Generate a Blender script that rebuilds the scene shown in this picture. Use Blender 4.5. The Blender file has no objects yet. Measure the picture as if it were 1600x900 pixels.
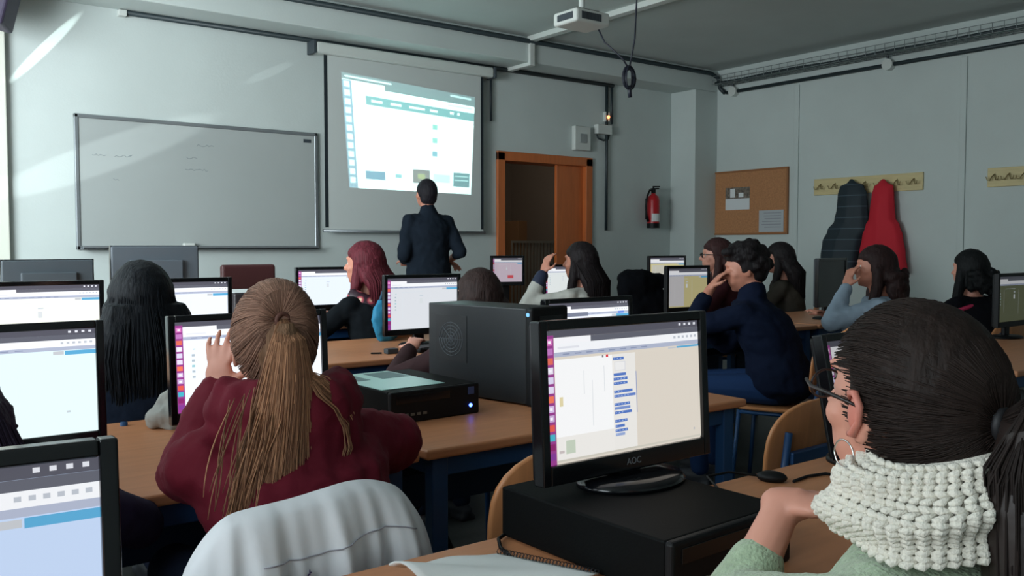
import bpy, math, random
from mathutils import Vector, Matrix, noise
R = math.radians
rng = random.Random(7)
sc = bpy.context.scene
col = sc.collection

# ---------------------------------------------------------------- camera, world, lights, exposure
CAM = Vector((0, 0, 1.26)); YAW = R(37.2); PITCH = R(-2.69); FPX = 1384.0
cam_d = bpy.data.cameras.new('camera'); cam_d.sensor_width = 36; cam_d.lens = 36 * FPX / 1600
cam_d.clip_start = .05
cam = bpy.data.objects.new('camera', cam_d); col.objects.link(cam)
cam.location = CAM; cam.rotation_euler = (R(90) + PITCH, 0, -YAW); sc.camera = cam
sc.view_settings.view_transform = 'Standard'; sc.view_settings.look = 'None'
sc.view_settings.gamma = 1; sc.view_settings.use_curve_mapping = False
sc.view_settings.exposure = 0.0
sc.cycles.use_denoising = True
sc.cycles.max_bounces = 6; sc.cycles.diffuse_bounces = 4; sc.cycles.glossy_bounces = 3
sc.cycles.caustics_reflective = False; sc.cycles.caustics_refractive = False
world = bpy.data.worlds.new('sky'); sc.world = world; world.use_nodes = True
bg = world.node_tree.nodes['Background']; bg.inputs[0].default_value = (.62, .82, 1, 1); bg.inputs[1].default_value = 1.2

def area(name, loc, rot, sx, sy, power, color):
    d = bpy.data.lights.new(name, 'AREA'); d.shape = 'RECTANGLE'; d.size = sx; d.size_y = sy
    d.energy = power; d.color = color
    o = bpy.data.objects.new(name, d); col.objects.link(o); o.location = loc; o.rotation_euler = rot
    return o
WL = -1.9; WR = 8.29; WF = 7.3; WB = -1.7; CZ = 3.32          # inner room planes
WIN = [(-.6, 1.0), (1.5, 3.1), (3.4, 5.0), (5.2, 6.7)]
for i, (a, b) in enumerate(WIN):                               # daylight entering by each window
    lt = area('daylight', (WL + (.06, .06, .55, .55)[i], (a + b) / 2, 1.95), (0, R(-90), 0), 1.7, b - a, (40, 42, 215, 22)[i], (.88, .97, 1.0))
    lt.rotation_euler = (Matrix.Rotation(R((0, 0, 45, 40)[i]), 3, 'Z') @ Matrix.Rotation(R((-90, -90, -104, -104)[i]), 3, 'Y')).to_euler()
def spot(name, loc, target, power, angle, color, blend, sx=1, sy=1, roll=0, radius=.0):
    d = bpy.data.lights.new(name, 'SPOT'); d.energy = power; d.spot_size = angle; d.spot_blend = blend
    d.color = color; d.shadow_soft_size = radius
    o = bpy.data.objects.new(name, d); col.objects.link(o); o.location = loc
    q = (Vector(target) - Vector(loc)).to_track_quat('-Z', 'Y')
    o.rotation_euler = (q.to_matrix() @ Matrix.Rotation(roll, 3, 'Z')).to_euler(); o.scale = (sx, sy, 1)
    return o

def cam_dir(px, py):
    f = Vector((math.sin(YAW) * math.cos(PITCH), math.cos(YAW) * math.cos(PITCH), math.sin(PITCH)))
    r = Vector((math.cos(YAW), -math.sin(YAW), 0)); u = r.cross(f)
    return f + r * ((px - 800) / FPX) - u * ((py - 450) / FPX)
def at(px, py, X=None, Y=None, Z=None, d=None):
    """point of the room seen at that place of the photo, on a given real plane"""
    v = cam_dir(px, py)
    t = d if d is not None else (X / v.x if X is not None else (Y / v.y if Y is not None else (Z - CAM.z) / v.z))
    return CAM + v * t

# ---------------------------------------------------------------- materials
def lin(c):
    return tuple(((x / 255) / 12.92 if x <= 10 else (((x / 255) + .055) / 1.055) ** 2.4) for x in c[:3]) + (1,)
MATS = {}
def mat(name, rgb, rough=.6, metal=0, noise_amt=0, scale=8, stretch=(1, 1, 1), bump=0, bscale=None, spec=.5, emit=0, vcol=False, sheen=0):
    if name in MATS: return MATS[name]
    m = bpy.data.materials.new(name); m.use_nodes = True; nt = m.node_tree; n = nt.nodes; b = n['Principled BSDF']
    b.inputs['Base Color'].default_value = lin(rgb); b.inputs['Roughness'].default_value = rough
    b.inputs['Metallic'].default_value = metal; b.inputs['Specular IOR Level'].default_value = spec
    if sheen: b.inputs['Sheen Weight'].default_value = sheen
    if emit:
        b.inputs['Emission Color'].default_value = lin(rgb); b.inputs['Emission Strength'].default_value = emit
    base = None
    if vcol:
        a = n.new('ShaderNodeVertexColor'); a.layer_name = 'Col'; base = a.outputs[0]
        nt.links.new(base, b.inputs['Base Color'])
    if noise_amt or bump:
        tc = n.new('ShaderNodeTexCoord'); mp = n.new('ShaderNodeMapping'); mp.inputs['Scale'].default_value = stretch
        nt.links.new(tc.outputs['Object'], mp.inputs[0])
        nz = n.new('ShaderNodeTexNoise'); nz.inputs['Scale'].default_value = scale; nz.inputs['Detail'].default_value = 5
        nt.links.new(mp.outputs[0], nz.inputs['Vector'])
    if noise_amt:
        mr = n.new('ShaderNodeMapRange'); mr.inputs['From Min'].default_value = .3; mr.inputs['From Max'].default_value = .7
        mr.inputs['To Min'].default_value = 1 - noise_amt; mr.inputs['To Max'].default_value = 1 + noise_amt
        nt.links.new(nz.outputs[0], mr.inputs[0])
        mx = n.new('ShaderNodeVectorMath'); mx.operation = 'SCALE'
        if base: nt.links.new(base, mx.inputs[0])
        else: mx.inputs[0].default_value = lin(rgb)[:3]
        nt.links.new(mr.outputs[0], mx.inputs['Scale']); nt.links.new(mx.outputs[0], b.inputs['Base Color'])
    if bump:
        if bscale:
            nz = n.new('ShaderNodeTexNoise'); nz.inputs['Scale'].default_value = bscale; nz.inputs['Detail'].default_value = 4
            nt.links.new(mp.outputs[0], nz.inputs['Vector'])
        bp = n.new('ShaderNodeBump'); bp.inputs['Strength'].default_value = min(1, bump); bp.inputs['Distance'].default_value = .01
        nt.links.new(nz.outputs[0], bp.inputs['Height']); nt.links.new(bp.outputs[0], b.inputs['Normal'])
    MATS[name] = m
    return m
wall_m = mat('painted wall', (196, 205, 203), .75, noise_amt=.04, scale=1.5, bump=.08, bscale=60, spec=.3)
ceil_m = mat('ceiling paint', (190, 198, 196), .85, noise_amt=.03, scale=2, bump=.1, bscale=80, spec=.2)
beech = mat('beech laminate', (198, 134, 94), .45, noise_amt=.07, scale=5, stretch=(1, 9, 9))
ply = mat('beech plywood', (205, 140, 92), .4, noise_amt=.08, scale=6, stretch=(9, 1, 1))
edge_m = mat('desk edge', (196, 134, 92), .5)
bluem = mat('blue painted steel', (34, 74, 120), .45, noise_amt=.05, scale=20)
navy_m = mat('dark blue panel', (22, 44, 74), .6)
black_pl = mat('black plastic', (12, 14, 17), .5, noise_amt=.05, scale=30, spec=.25)
gloss_bl = mat('glossy black bezel', (14, 16, 20), .15)
steel_bl = mat('black steel case', (6, 8, 9), .6, bump=.05, bscale=300, spec=.1)
alu = mat('aluminium', (158, 164, 168), .35, metal=.7)
dgrey = mat('dark grey plastic', (58, 66, 72), .55, noise_amt=.05)
whitepl = mat('white plastic', (205, 210, 206), .45)
pipe_m = mat('black conduit', (36, 48, 52), .5)
paper_m = mat('paper', (222, 226, 226), .8, noise_amt=.02)
orange_w = mat('orange varnished wood', (190, 104, 54), .4, noise_amt=.10, scale=4, stretch=(8, 8, 1))
pine = mat('pale pine', (206, 190, 142), .55, noise_amt=.08, scale=5, stretch=(9, 1, 9))
skin = mat('skin', (214, 152, 132), .5, noise_amt=.04, scale=25)
tan_skin = mat('warm skin', (198, 134, 112), .5, noise_amt=.04, scale=25)
ink = mat('dark ink', (60, 62, 70), .7)

# ---------------------------------------------------------------- mesh builder
class MB:
    def __init__(s): s.v = []; s.f = []; s.mi = []; s.c = []; s.cur = 0; s.cc = (1, 1, 1, 1)
    def add(s, vs, fs):
        o = len(s.v); s.v += [Vector(v) for v in vs]
        for f in fs: s.f.append([i + o for i in f]); s.mi.append(s.cur); s.c.append(s.cc)
        return s
    def box(s, a, b, M=None):
        a = Vector(a); b = Vector(b)
        vs = [Vector((x, y, z)) for x in (a.x, b.x) for y in (a.y, b.y) for z in (a.z, b.z)]
        if M: vs = [M @ v for v in vs]
        return s.add(vs, [(0, 1, 3, 2), (4, 6, 7, 5), (0, 4, 5, 1), (2, 3, 7, 6), (0, 2, 6, 4), (1, 5, 7, 3)])
    def quad(s, a, b, c, d): return s.add([a, b, c, d], [(0, 1, 2, 3)])
    def loft(s, rings, cap=True):
        n = len(rings[0]); vs = [p for r in rings for p in r]; fs = []
        for i in range(len(rings) - 1):
            for j in range(n):
                k = (j + 1) % n
                fs.append((i * n + j, i * n + k, (i + 1) * n + k, (i + 1) * n + j))
        if cap: fs.append(tuple(range(n))[::-1]); fs.append(tuple((len(rings) - 1) * n + j for j in range(n)))
        return s.add(vs, fs)
    def tube(s, path, rad, n=8, cap=True):
        P = [Vector(p) for p in path]; rr = rad if isinstance(rad, (list, tuple)) else [rad] * len(P)
        rings = []; up = None
        for i, p in enumerate(P):
            t = (P[min(i + 1, len(P) - 1)] - P[max(i - 1, 0)])
            if t.length < 1e-9: t = Vector((0, 0, 1))
            t.normalize()
            if up is None: up = t.cross(Vector((0, 0, 1)) if abs(t.z) < .9 else Vector((1, 0, 0)))
            up = (up - t * up.dot(t)); up.normalize(); w = t.cross(up)
            rings.append([p + (up * math.cos(2 * math.pi * k / n) + w * math.sin(2 * math.pi * k / n)) * rr[i] for k in range(n)])
        return s.loft(rings, cap)
    def capsule(s, a, b, r1, r2, n=12):
        a = Vector(a); b = Vector(b); t = (b - a); L = t.length; t = t / L if L else Vector((0, 0, 1))
        pts = []; rs = []
        for k in range(5):
            q = k / 4 * math.pi / 2; pts.append(a - t * r1 * math.cos(q)); rs.append(max(r1 * math.sin(q), 1e-4))
        for k in range(5):
            q = k / 4 * math.pi / 2; pts.append(b + t * r2 * math.sin(q)); rs.append(max(r2 * math.cos(q), 1e-4))
        return s.tube(pts, rs, n)
    def ell(s, c, r, M=None, nu=16, nv=10, fn=None):
        rings = []
        for i in range(nv + 1):
            th = math.pi * i / nv
            ring = []
            for j in range(nu):
                ph = 2 * math.pi * j / nu
                q = Vector((math.sin(th) * math.cos(ph), math.sin(th) * math.sin(ph), -math.cos(th)))
                if i in (0, nv): q = Vector((math.cos(ph) * .02, math.sin(ph) * .02, q.z))
                k = fn(q) if fn else 1
                p = Vector((q.x * r[0], q.y * r[1], q.z * r[2])) * k
                if M: p = M @ p
                ring.append(Vector(c) + p)
            rings.append(ring)
        return s.loft(rings)
    def xf(s, M):
        s.v = [M @ v for v in s.v]; return s
    def mesh(s, name, mats, smooth=False):
        me = bpy.data.meshes.new(name); me.from_pydata([tuple(v) for v in s.v], [], s.f)
        for m in (mats if isinstance(mats, (list, tuple)) else [mats]): me.materials.append(m)
        for p, i in zip(me.polygons, s.mi): p.material_index = i; p.use_smooth = smooth
        if any(c != (1, 1, 1, 1) for c in s.c):
            ca = me.color_attributes.new('Col', 'FLOAT_COLOR', 'CORNER')
            buf = []
            for p, c in zip(me.polygons, s.c): buf += list(c) * len(p.vertices)
            ca.data.foreach_set('color', buf)
        me.update(); return me
    def build(s, name, mats, parent=None, smooth=False, bevel=0, remesh=0, relax=2, disp=0, dscale=.06, sub=0, label=None):
        me = s.mesh(name, mats, smooth); o = bpy.data.objects.new(name, me); col.objects.link(o)
        if remesh:
            md = o.modifiers.new('r', 'REMESH'); md.mode = 'VOXEL'; md.voxel_size = remesh; md.use_smooth_shade = True
            sm = o.modifiers.new('s', 'SMOOTH'); sm.factor = .5; sm.iterations = relax
            if disp:
                tx = bpy.data.textures.new('folds', 'CLOUDS'); tx.noise_scale = dscale; tx.noise_depth = 2
                d = o.modifiers.new('d', 'DISPLACE'); d.texture = tx; d.strength = disp; d.mid_level = .5
            dg = bpy.context.evaluated_depsgraph_get(); ev = o.evaluated_get(dg)
            nm = bpy.data.meshes.new_from_object(ev); o.modifiers.clear(); o.data = nm; nm.name = name
            if not nm.materials:
                for m in (mats if isinstance(mats, (list, tuple)) else [mats]): nm.materials.append(m)
        if bevel:
            b = o.modifiers.new('b', 'BEVEL'); b.width = bevel; b.segments = 3; b.limit_method = 'ANGLE'; b.angle_limit = R(40)
        if sub:
            b = o.modifiers.new('sub', 'SUBSURF'); b.levels = sub; b.render_levels = sub
        if parent: o.parent = parent
        if label: o['label'] = label
        return o
def empty(name, loc=(0, 0, 0), rz=0, label=None, cat=None, group=None):
    o = bpy.data.objects.new(name, None); o.empty_display_size = .1; col.objects.link(o); o.location = loc
    o.rotation_euler = (0, 0, rz); return tag(o, label, cat, group)
def tag(o, label=None, cat=None, group=None, kind=None):
    for k, v in (('label', label), ('category', cat), ('group', group), ('kind', kind)):
        if v: o[k] = v
    return o
def struct(o): o['kind'] = 'structure'; return o
def Rz(a): return Matrix.Rotation(a, 4, 'Z')
def Rx(a): return Matrix.Rotation(a, 4, 'X')
def Tr(*p): return Matrix.Translation(Vector(p))

# ---------------------------------------------------------------- room shell
struct(MB().box((WL - .2, WB - .2, -.1), (WR + .2, WF + 3.2, 0)).build('floor', mat('terrazzo', (70, 74, 72), .4, noise_amt=.16, scale=60)))
struct(MB().box((WL - .2, WB - .2, CZ), (WR + .2, WF + 3.2, CZ + .1)).build('ceiling', ceil_m))
struct(MB().box((WR, WB - .2, 0), (WR + .2, WF, CZ)).build('wall_right', wall_m))
struct(MB().box((WL, WB - .2, 0), (WR, WB, CZ)).build('wall_back', wall_m))
wl = MB(); ys = [WB - .2] + [y for w in WIN for y in w] + [WF]
wl.box((WL - .2, WB - .2, 0), (WL, WF, 1.05)); wl.box((WL - .2, WB - .2, 2.85), (WL, WF, CZ))
for i in range(0, len(ys), 2): wl.box((WL - .2, ys[i], 1.05), (WL, ys[i + 1], 2.85))
struct(wl.build('wall_left', wall_m))
glass = mat('window glass', (235, 245, 245), .02)
glass.node_tree.nodes['Principled BSDF'].inputs['Transmission Weight'].default_value = 1
glass.node_tree.nodes['Principled BSDF'].inputs['IOR'].default_value = 1.02
for i, (a, b) in enumerate(WIN):
    w = MB(); x0, x1 = WL - .14, WL - .08
    w.box((x0, a, 1.05), (x1, a + .06, 2.85)); w.box((x0, b - .06, 1.05), (x1, b, 2.85))
    w.box((x0, a, 1.05), (x1, b, 1.11)); w.box((x0, a, 2.79), (x1, b, 2.85)); m_ = (a + b) / 2; w.box((x0, m_ - .03, 1.05), (x1, m_ + .03, 2.85))
    fr = struct(w.build('window_%d' % (i + 1), alu, bevel=.004))
    MB().box((WL - .115, a + .05, 1.1), (WL - .105, b - .05, 2.8)).build('pane', glass, fr)
# front wall with the door opening
DX0 = at(779, 330, Y=WF).x; DX1 = at(920, 330, Y=WF).x; DZ = at(850, 246, Y=WF).z
MBw = MB(); MBw.box((WL, WF, 0), (DX0, WF + .2, CZ)); MBw.box((DX1, WF, 0), (WR + .2, WF + .2, CZ)); MBw.box((DX0, WF, DZ), (DX1, WF + .2, CZ))
struct(MBw.build('wall_front', wall_m))
BY = 6.92; BZ = 3.07
struct(MB().box((WL, BY, BZ), (WR, WF, CZ)).build('trim_1', wall_m, bevel=.01))                       # ceiling beam along the front wall
px1 = at(1047, 300, Y=WF).x
struct(MB().box((px1, BY, 0), (WR, WF, BZ)).build('trim_2', wall_m, bevel=.008))                      # corner pillar
struct(MB().box((.3, WF - .07, 0), (at(14, 300, Y=WF - .07).x, WF, BZ)).build('trim_3', mat('cream pillar paint', (214, 216, 204), .7), bevel=.008))
for i, px in enumerate((1243, 1502)):                                                                  # shallow vertical ribs on the right wall
    p = at(px, 300, X=WR - .01); struct(MB().box((WR - .018, p.y - .03, 0), (WR, p.y + .03, 3.0)).build('trim_%d' % (4 + i), wall_m, bevel=.006))
struct(MB().box((WR - .015, WB, 0), (WR, BY, .09)).build('baseboard_right', mat('grey skirting', (120, 122, 122), .6)))
struct(MB().box((WL, WF - .015, 0), (DX0 - .08, WF, .09)).build('baseboard_front', MATS['grey skirting']))
# corridor beyond the door
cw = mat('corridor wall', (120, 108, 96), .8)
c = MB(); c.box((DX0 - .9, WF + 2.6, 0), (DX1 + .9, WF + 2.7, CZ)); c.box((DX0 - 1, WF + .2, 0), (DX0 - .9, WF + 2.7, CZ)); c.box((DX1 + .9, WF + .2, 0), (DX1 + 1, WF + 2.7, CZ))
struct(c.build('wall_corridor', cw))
# door frame, closed leaf
fr = MB(); fw = .085
fr.box((DX0 - .03, WF - .03, 0), (DX0 + fw - .02, WF + .22, DZ + .02)); fr.box((DX1 - fw + .02, WF - .03, 0), (DX1 + .03, WF + .22, DZ + .02))
fr.box((DX0 - .03, WF - .03, DZ - fw + .02), (DX1 + .03, WF + .22, DZ + .03))
dr = struct(fr.build('door_1', orange_w, bevel=.006))
dx = at(868, 330, Y=WF + .05).x
lf = MB().box((dx, WF + .03, .01), (DX1 - fw + .02, WF + .07, DZ - fw + .02)).build('door_leaf', orange_w, dr, bevel=.004)
MB().tube([(dx + .06, WF + .03, 1.05), (dx + .06, WF - .03, 1.05), (dx + .17, WF - .03, 1.05)], .009).build('door_handle', alu, lf, smooth=True)
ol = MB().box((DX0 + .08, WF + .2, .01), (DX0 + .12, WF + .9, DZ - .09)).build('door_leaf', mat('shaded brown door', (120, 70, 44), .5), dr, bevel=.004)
d = bpy.data.lights.new('corridor_fill', 'AREA'); d.energy = 9; d.size = .6; d.color = (1, .9, .78); o = bpy.data.objects.new('corridor_fill', d); col.objects.link(o); o.location = ((DX0 + DX1) / 2, WF + 1.2, CZ - .05)  # unseen warm fill light added to brighten the corridor
# corridor things
p0 = at(800, 430, Y=WF + 1.6).x; p1 = at(872, 430, Y=WF + 1.6).x; zt = at(830, 376, Y=WF + 1.6).z
rl = MB().box((p0, WF + 1.58, zt - .03), (p1, WF + 1.62, zt)); rl.box((p0, WF + 1.58, .06), (p1, WF + 1.62, .09))
n = 14
for i in range(n + 1):
    x = p0 + (p1 - p0) * i / n; rl.box((x - .011, WF + 1.59, 0), (x + .011, WF + 1.61, zt))
tag(rl.build('stair_railing', mat('pale metal bars', (150, 150, 140), .5)), 'slatted metal bar railing in the dark corridor behind the open door', 'railing')
a = at(806, 345, Y=WF + 2.3); b = at(872, 372, Y=WF + 2.3)
tag(MB().box((a.x, WF + 2.25, 0), (b.x, WF + 2.58, a.z)).build('corridor_cabinet', mat('light brown wood', (150, 112, 78), .6), bevel=.01), 'light brown cabinet standing at the back of the corridor', 'cabinet')
a = at(808, 278, Y=WF + 2.58); b = at(868, 306, Y=WF + 2.58)
tag(MB().box((a.x, WF + 2.56, b.z), (b.x, WF + 2.6, a.z)).build('notice_panel', mat('grey panel', (140, 140, 136), .7), bevel=.004), 'grey panel on the corridor wall seen through the doorway', 'panel')

# ---------------------------------------------------------------- things on the front wall
def W(px, py, off=.0): return at(px, py, Y=WF - off)
# whiteboard
a = W(121, 184); b = W(491, 384); x0, x1, z0, z1 = a.x, b.x, W(300, 384).z, W(121, 184).z
wb = empty('whiteboard', (x0, WF, z0), 0, 'large white whiteboard with grey aluminium frame on the front wall', 'whiteboard')
w_, h_ = x1 - x0, z1 - z0
MB().box((0, -.02, 0), (w_, -.004, h_)).build('writing_surface', mat('whiteboard enamel', (168, 174, 173), .25, noise_amt=.02, scale=2), wb)
f = MB(); t = .03
for q in (((-t, -.03, -t), (0, 0, h_ + t)), ((w_, -.03, -t), (w_ + t, 0, h_ + t)), ((-t, -.03, h_), (w_ + t, 0, h_ + t)), ((-t, -.03, -t), (w_ + t, 0, 0))): f.box(*q)
f.build('frame', alu, wb, bevel=.006)
MB().box((0, -.10, -.03), (w_, -.03, -.018)).box((0, -.1, -.03), (w_, -.09, -.005)).build('pen_tray', alu, wb, bevel=.002)
MB().box((w_ - .1, -.023, h_ - .06), (w_ - .03, -.02, h_ - .03)).build('maker_plate', dgrey, wb)
f = MB()
def squig(mb, x, z, L, y, h=.011):
    k = int(L / .014)
    pts = [(x + i * .014, y, z + rng.uniform(-h, h)) for i in range(k)]
    mb.tube(pts, .0016, 4)
for (px, py, L) in ((143, 241, .12), (178, 243, .14), (200, 244, .05), (306, 227, .16), (290, 246, .1), (288, 265, .2), (176, 280, .06)):
    p = W(px, py) - Vector((x0, WF, z0)); f = MB(); squig(f, p.x, p.z, L, -.021); f.build('marker_writing', mat('faded marker', (128, 138, 142), .8), wb)
p = W(292, 384)
tag(MB().box((p.x - .05, WF - .09, z0 - .018), (p.x + .04, WF - .045, z0 + .022)).build('board_eraser', whitepl, bevel=.008), 'small white eraser on the whiteboard pen tray', 'eraser')
# projection screen
SY = WF - .09
def S(px, py): return at(px, py, Y=SY)
sx0, sx1 = S(507, 200).x, S(755, 200).x; sz1 = S(630, 103).z; sz0 = S(630, 362).z
ps = empty('projection_screen', ((sx0 + sx1) / 2, SY, sz0), 0, 'pull-down white projection screen with black side borders on the front wall', 'projection screen')
hw = (sx1 - sx0) / 2; hh = sz1 - sz0
MB().box((-hw, -.001, 0), (hw, .001, hh)).build('screen_fabric', mat('screen cloth', (200, 206, 204), .9, spec=.1), ps)
for s_ in (-1, 1): MB().box((s_ * (hw - .015) - .015, -.003, .03), (s_ * (hw - .015) + .015, .003, hh)).build('black_border', mat('black cloth', (24, 34, 40), .9), ps)
MB().tube([(-hw - .02, 0, .0), (hw + .02, 0, 0)], .014, 10).build('bottom_bar', alu, ps, smooth=True)
MB().box((-hw - .09, -.05, hh), (hw + .1, .06, hh + .1)).build('roller_case', whitepl, ps, bevel=.02)
for x_ in (-hw - .12, hw + .1): MB().box((x_, -.055, hh - .005), (x_ + .03, .085, hh + .105)).build('end_cap', dgrey, ps, bevel=.006)
# projector
PX = Vector((4.0, 4.5, 2.77))
pj = empty('ceiling_projector', PX, 0, 'white video projector hung from the ceiling above the class', 'projector')
MB().box((-.15, -.12, -.045), (.15, .12, .045)).build('body', whitepl, pj, bevel=.018)
MB().tube([(.06, .12, 0), (.06, .145, 0)], .03, 16).build('lens', gloss_bl, pj)
f = MB().box((-.1505, -.085, -.022), (-.149, .065, .022))
for k in range(6): f.box((-.151, -.08 + k * .028, -.02), (-.149, -.066 + k * .028, .02))
f.build('vent', dgrey, pj)
f = MB().box((-.105, -.1205, -.024), (.07, -.1195, .024))
for k in range(6): f.box((-.1 + k * .03, -.1215, -.02), (-.085 + k * .03, -.1195, .02))
f.build('vent', dgrey, pj)
MB().box((-.1, -.07, .05), (.1, .07, .062)).box((-.09, -.02, .045), (-.07, .02, .06)).box((.07, -.02, .045), (.09, .02, .06)).build('mount_plate', black_pl, pj, bevel=.004)
MB().tube([(0, 0, .06), (0, 0, CZ - PX.z)], .02, 12).tube([(0, 0, CZ - PX.z - .03), (0, 0, CZ - PX.z)], .06, 16).build('ceiling_pole', whitepl, pj, smooth=False)
# the projected picture, thrown by the projector's own lamp
d = bpy.data.lights.new('projector_lamp', 'SPOT'); d.energy = 720; d.spot_size = R(100); d.spot_blend = 0; d.shadow_soft_size = 0.004; d.color = (.72, 1, .98)
lo = bpy.data.objects.new('projector_lamp', d); col.objects.link(lo); LP = Vector((PX.x + .06, PX.y + .16, PX.z)); lo.location = LP; lo.rotation_euler = (R(90), 0, 0)
def slide(d, rects):
    d.use_nodes = True; nt = d.node_tree; N = nt.nodes; L = nt.links; em = [x for x in N if x.type == 'EMISSION'][0]
    def mth(op, a, b=None, c=None):
        m = N.new('ShaderNodeMath'); m.operation = op
        for i, v in enumerate((a, b, c)):
            if v is None: continue
            if isinstance(v, (int, float)): m.inputs[i].default_value = v
            else: L.new(v, m.inputs[i])
        return m.outputs[0]
    tc = N.new('ShaderNodeTexCoord'); sp = N.new('ShaderNodeSeparateXYZ'); L.new(tc.outputs['Normal'], sp.inputs[0])
    zz = mth('ABSOLUTE', sp.outputs[2]); thr = SY - LP.y
    X = mth('ADD', mth('MULTIPLY', mth('DIVIDE', sp.outputs[0], zz), thr), LP.x)
    Z = mth('ADD', mth('MULTIPLY', mth('DIVIDE', sp.outputs[1], zz), thr), LP.z)
    tl, tr, bl, br = S(533, 112), S(742, 152), S(546, 293), S(736, 304)
    # bottom/top edges are straight lines, sides too: v from them, then u
    def line(px, pz, qx, qz): # z = k*x + c
        k = (qz - pz) / (qx - px); return k, pz - k * px
    kt, ct = line(tl.x, tl.z, tr.x, tr.z); kb, cb = line(bl.x, bl.z, br.x, br.z)
    zt_ = mth('MULTIPLY_ADD', X, kt, ct); zb_ = mth('MULTIPLY_ADD', X, kb, cb)
    v = mth('DIVIDE', mth('SUBTRACT', zt_, Z), mth('SUBTRACT', zt_, zb_))      # 0 top .. 1 bottom
    xl = mth('MULTIPLY_ADD', v, bl.x - tl.x, tl.x); xr = mth('MULTIPLY_ADD', v, br.x - tr.x, tr.x)
    u = mth('DIVIDE', mth('SUBTRACT', X, xl), mth('SUBTRACT', xr, xl))
    def mask(x0, y0, x1, y1):
        a = mth('COMPARE', u, (x0 + x1) / 2, (x1 - x0) / 2); b = mth('COMPARE', v, (y0 + y1) / 2, (y1 - y0) / 2)
        return mth('MULTIPLY', a, b)
    cur = None
    for (x0, y0, x1, y1, c) in rects:
        mx = N.new('ShaderNodeMix'); mx.data_type = 'RGBA'; L.new(mask(x0, y0, x1, y1), mx.inputs[0])
        if cur is None: mx.inputs[6].default_value = (0, 0, 0, 1)
        else: L.new(cur, mx.inputs[6])
        mx.inputs[7].default_value = lin(c); cur = mx.outputs[2]
    L.new(cur, em.inputs[0])
wh = (250, 255, 255); tl_ = (150, 190, 190); dk = (110, 135, 140)
rects = [(0, 0, 1, 1, wh), (0, 0, 1, .055, (84, 104, 108)), (0.02, .02, .35, .035, (210, 225, 225)), (.8, .02, .97, .04, (180, 200, 200)),
         (.0, .06, .065, 1, (112, 140, 158)), (.065, .055, .3, .12, wh), (.3, .055, 1, .10, (84, 108, 110)),
         (.16, .17, 1, .25, (84, 140, 142)), (.2, .2, .28, .22, wh), (.34, .2, .42, .22, wh), (.48, .2, .6, .22, wh), (.64, .2, .7, .22, wh), (.8, .19, .83, .215, wh), (.86, .19, .88, .215, wh),
         (.78, .12, .98, .135, (200, 215, 215)), (.66, .34, .70, .39, (120, 176, 164)), (.66, .47, .70, .52, (128, 180, 170)), (.66, .60, .70, .65, (100, 150, 165)),
         (.10, .30, .115, .60, (225, 238, 238)), (.76, .35, .92, .36, (230, 240, 240)), (.76, .49, .90, .50, (230, 240, 240)), (.76, .62, .92, .63, (230, 240, 240)),
         (.13, .84, .28, .915, (70, 120, 144)), (.36, .85, .41, .885, (120, 165, 170)), (.50, .79, .64, .92, (104, 96, 92)), (.54, .83, .60, .88, (150, 146, 90)),
         (.67, .82, .81, .90, (200, 228, 228)), (.84, .79, .98, .93, (66, 116, 122)), (.85, .82, .97, .83, (170, 200, 200)), (.85, .86, .97, .87, (170, 200, 200))]
for k in range(12): rects.append((.012, .07 + k * .076, .05, .12 + k * .076, (225, 240, 245)))
slide(d, rects)

# conduits, boxes
def pipe(name, pts, r, label, cat='conduit', m=None, n=8, group=None):
    return tag(MB().tube(pts, r, n).build(name, m or pipe_m, smooth=True), label, cat, group)
a = W(190, 27, .03); b = W(958, 135, .03)
pipe('wall_conduit', [(a.x, WF - .03, 3.05), (b.x, WF - .03, 3.05)], .022, 'long black conduit running just below the beam on the front wall')
pipe('beam_conduit', [(WL + .1, BY - .025, CZ - .05), (WR - .15, BY - .025, CZ - .05), (WR - .06, BY - .06, CZ - .1), (WR - .05, BY - .08, 3.1), (WR - .04, BY - .14, 3.04)], .024, 'black conduit along the top of the beam bending down in the corner')
pipe('wall_conduit', [(WR - .03, BY - .16, 3.04), (WR - .03, 1.0, 3.04)], .02, 'black conduit running along the right wall below the cable tray')
for (px, r_) in ((948, .017), (956, .014)):
    a = W(px, 140, .03); zb = W(px, 360 if px == 948 else 195).z
    pipe('drop_conduit', [(a.x, WF - .03, 3.04), (a.x, WF - .03, zb)], r_, 'thin black conduit dropping from beam to mid wall left of the extinguisher' if px == 948 else 'short black conduit beside the orange light on the front wall')
a = W(767, 118, .03)
pipe('drop_conduit', [(a.x, WF - .03, 3.04), (a.x, WF - .03, W(767, 190).z)], .012, 'short thin conduit hanging beside the right edge of the projection screen')
# small wall boxes
def wbox(name, pa, pb, dep, m, label, cat, bev=.008):
    a = W(*pa); b = W(*pb)
    return tag(MB().box((min(a.x, b.x), WF - dep, min(a.z, b.z)), (max(a.x, b.x), WF, max(a.z, b.z))).build(name, m, bevel=bev), label, cat)
wbox('junction_box', (182, 16), (196, 28), .06, whitepl, 'small white junction box at the left end of the wall conduit', 'junction box')
wbox('junction_box', (696, 94), (712, 106), .06, dgrey, 'small grey junction box above the projection screen', 'junction box')
e = empty('alarm_siren', W(906, 217), 0, 'square white alarm box on the wall above the door', 'alarm')
MB().box((-.12, -.06, -.13), (.11, 0, .13)).build('housing', whitepl, e, bevel=.01)
MB().box((-.05, -.066, -.05), (.05, -.06, .05)).build('grille', mat('light grey plastic', (150, 156, 156), .5), e, bevel=.004)
e = empty('emergency_light', W(940, 203), 0, 'white emergency light unit with an orange lamp above the door', 'emergency light')
MB().box((-.12, -.07, -.055), (.1, 0, .05)).build('housing', whitepl, e, bevel=.01)
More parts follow.
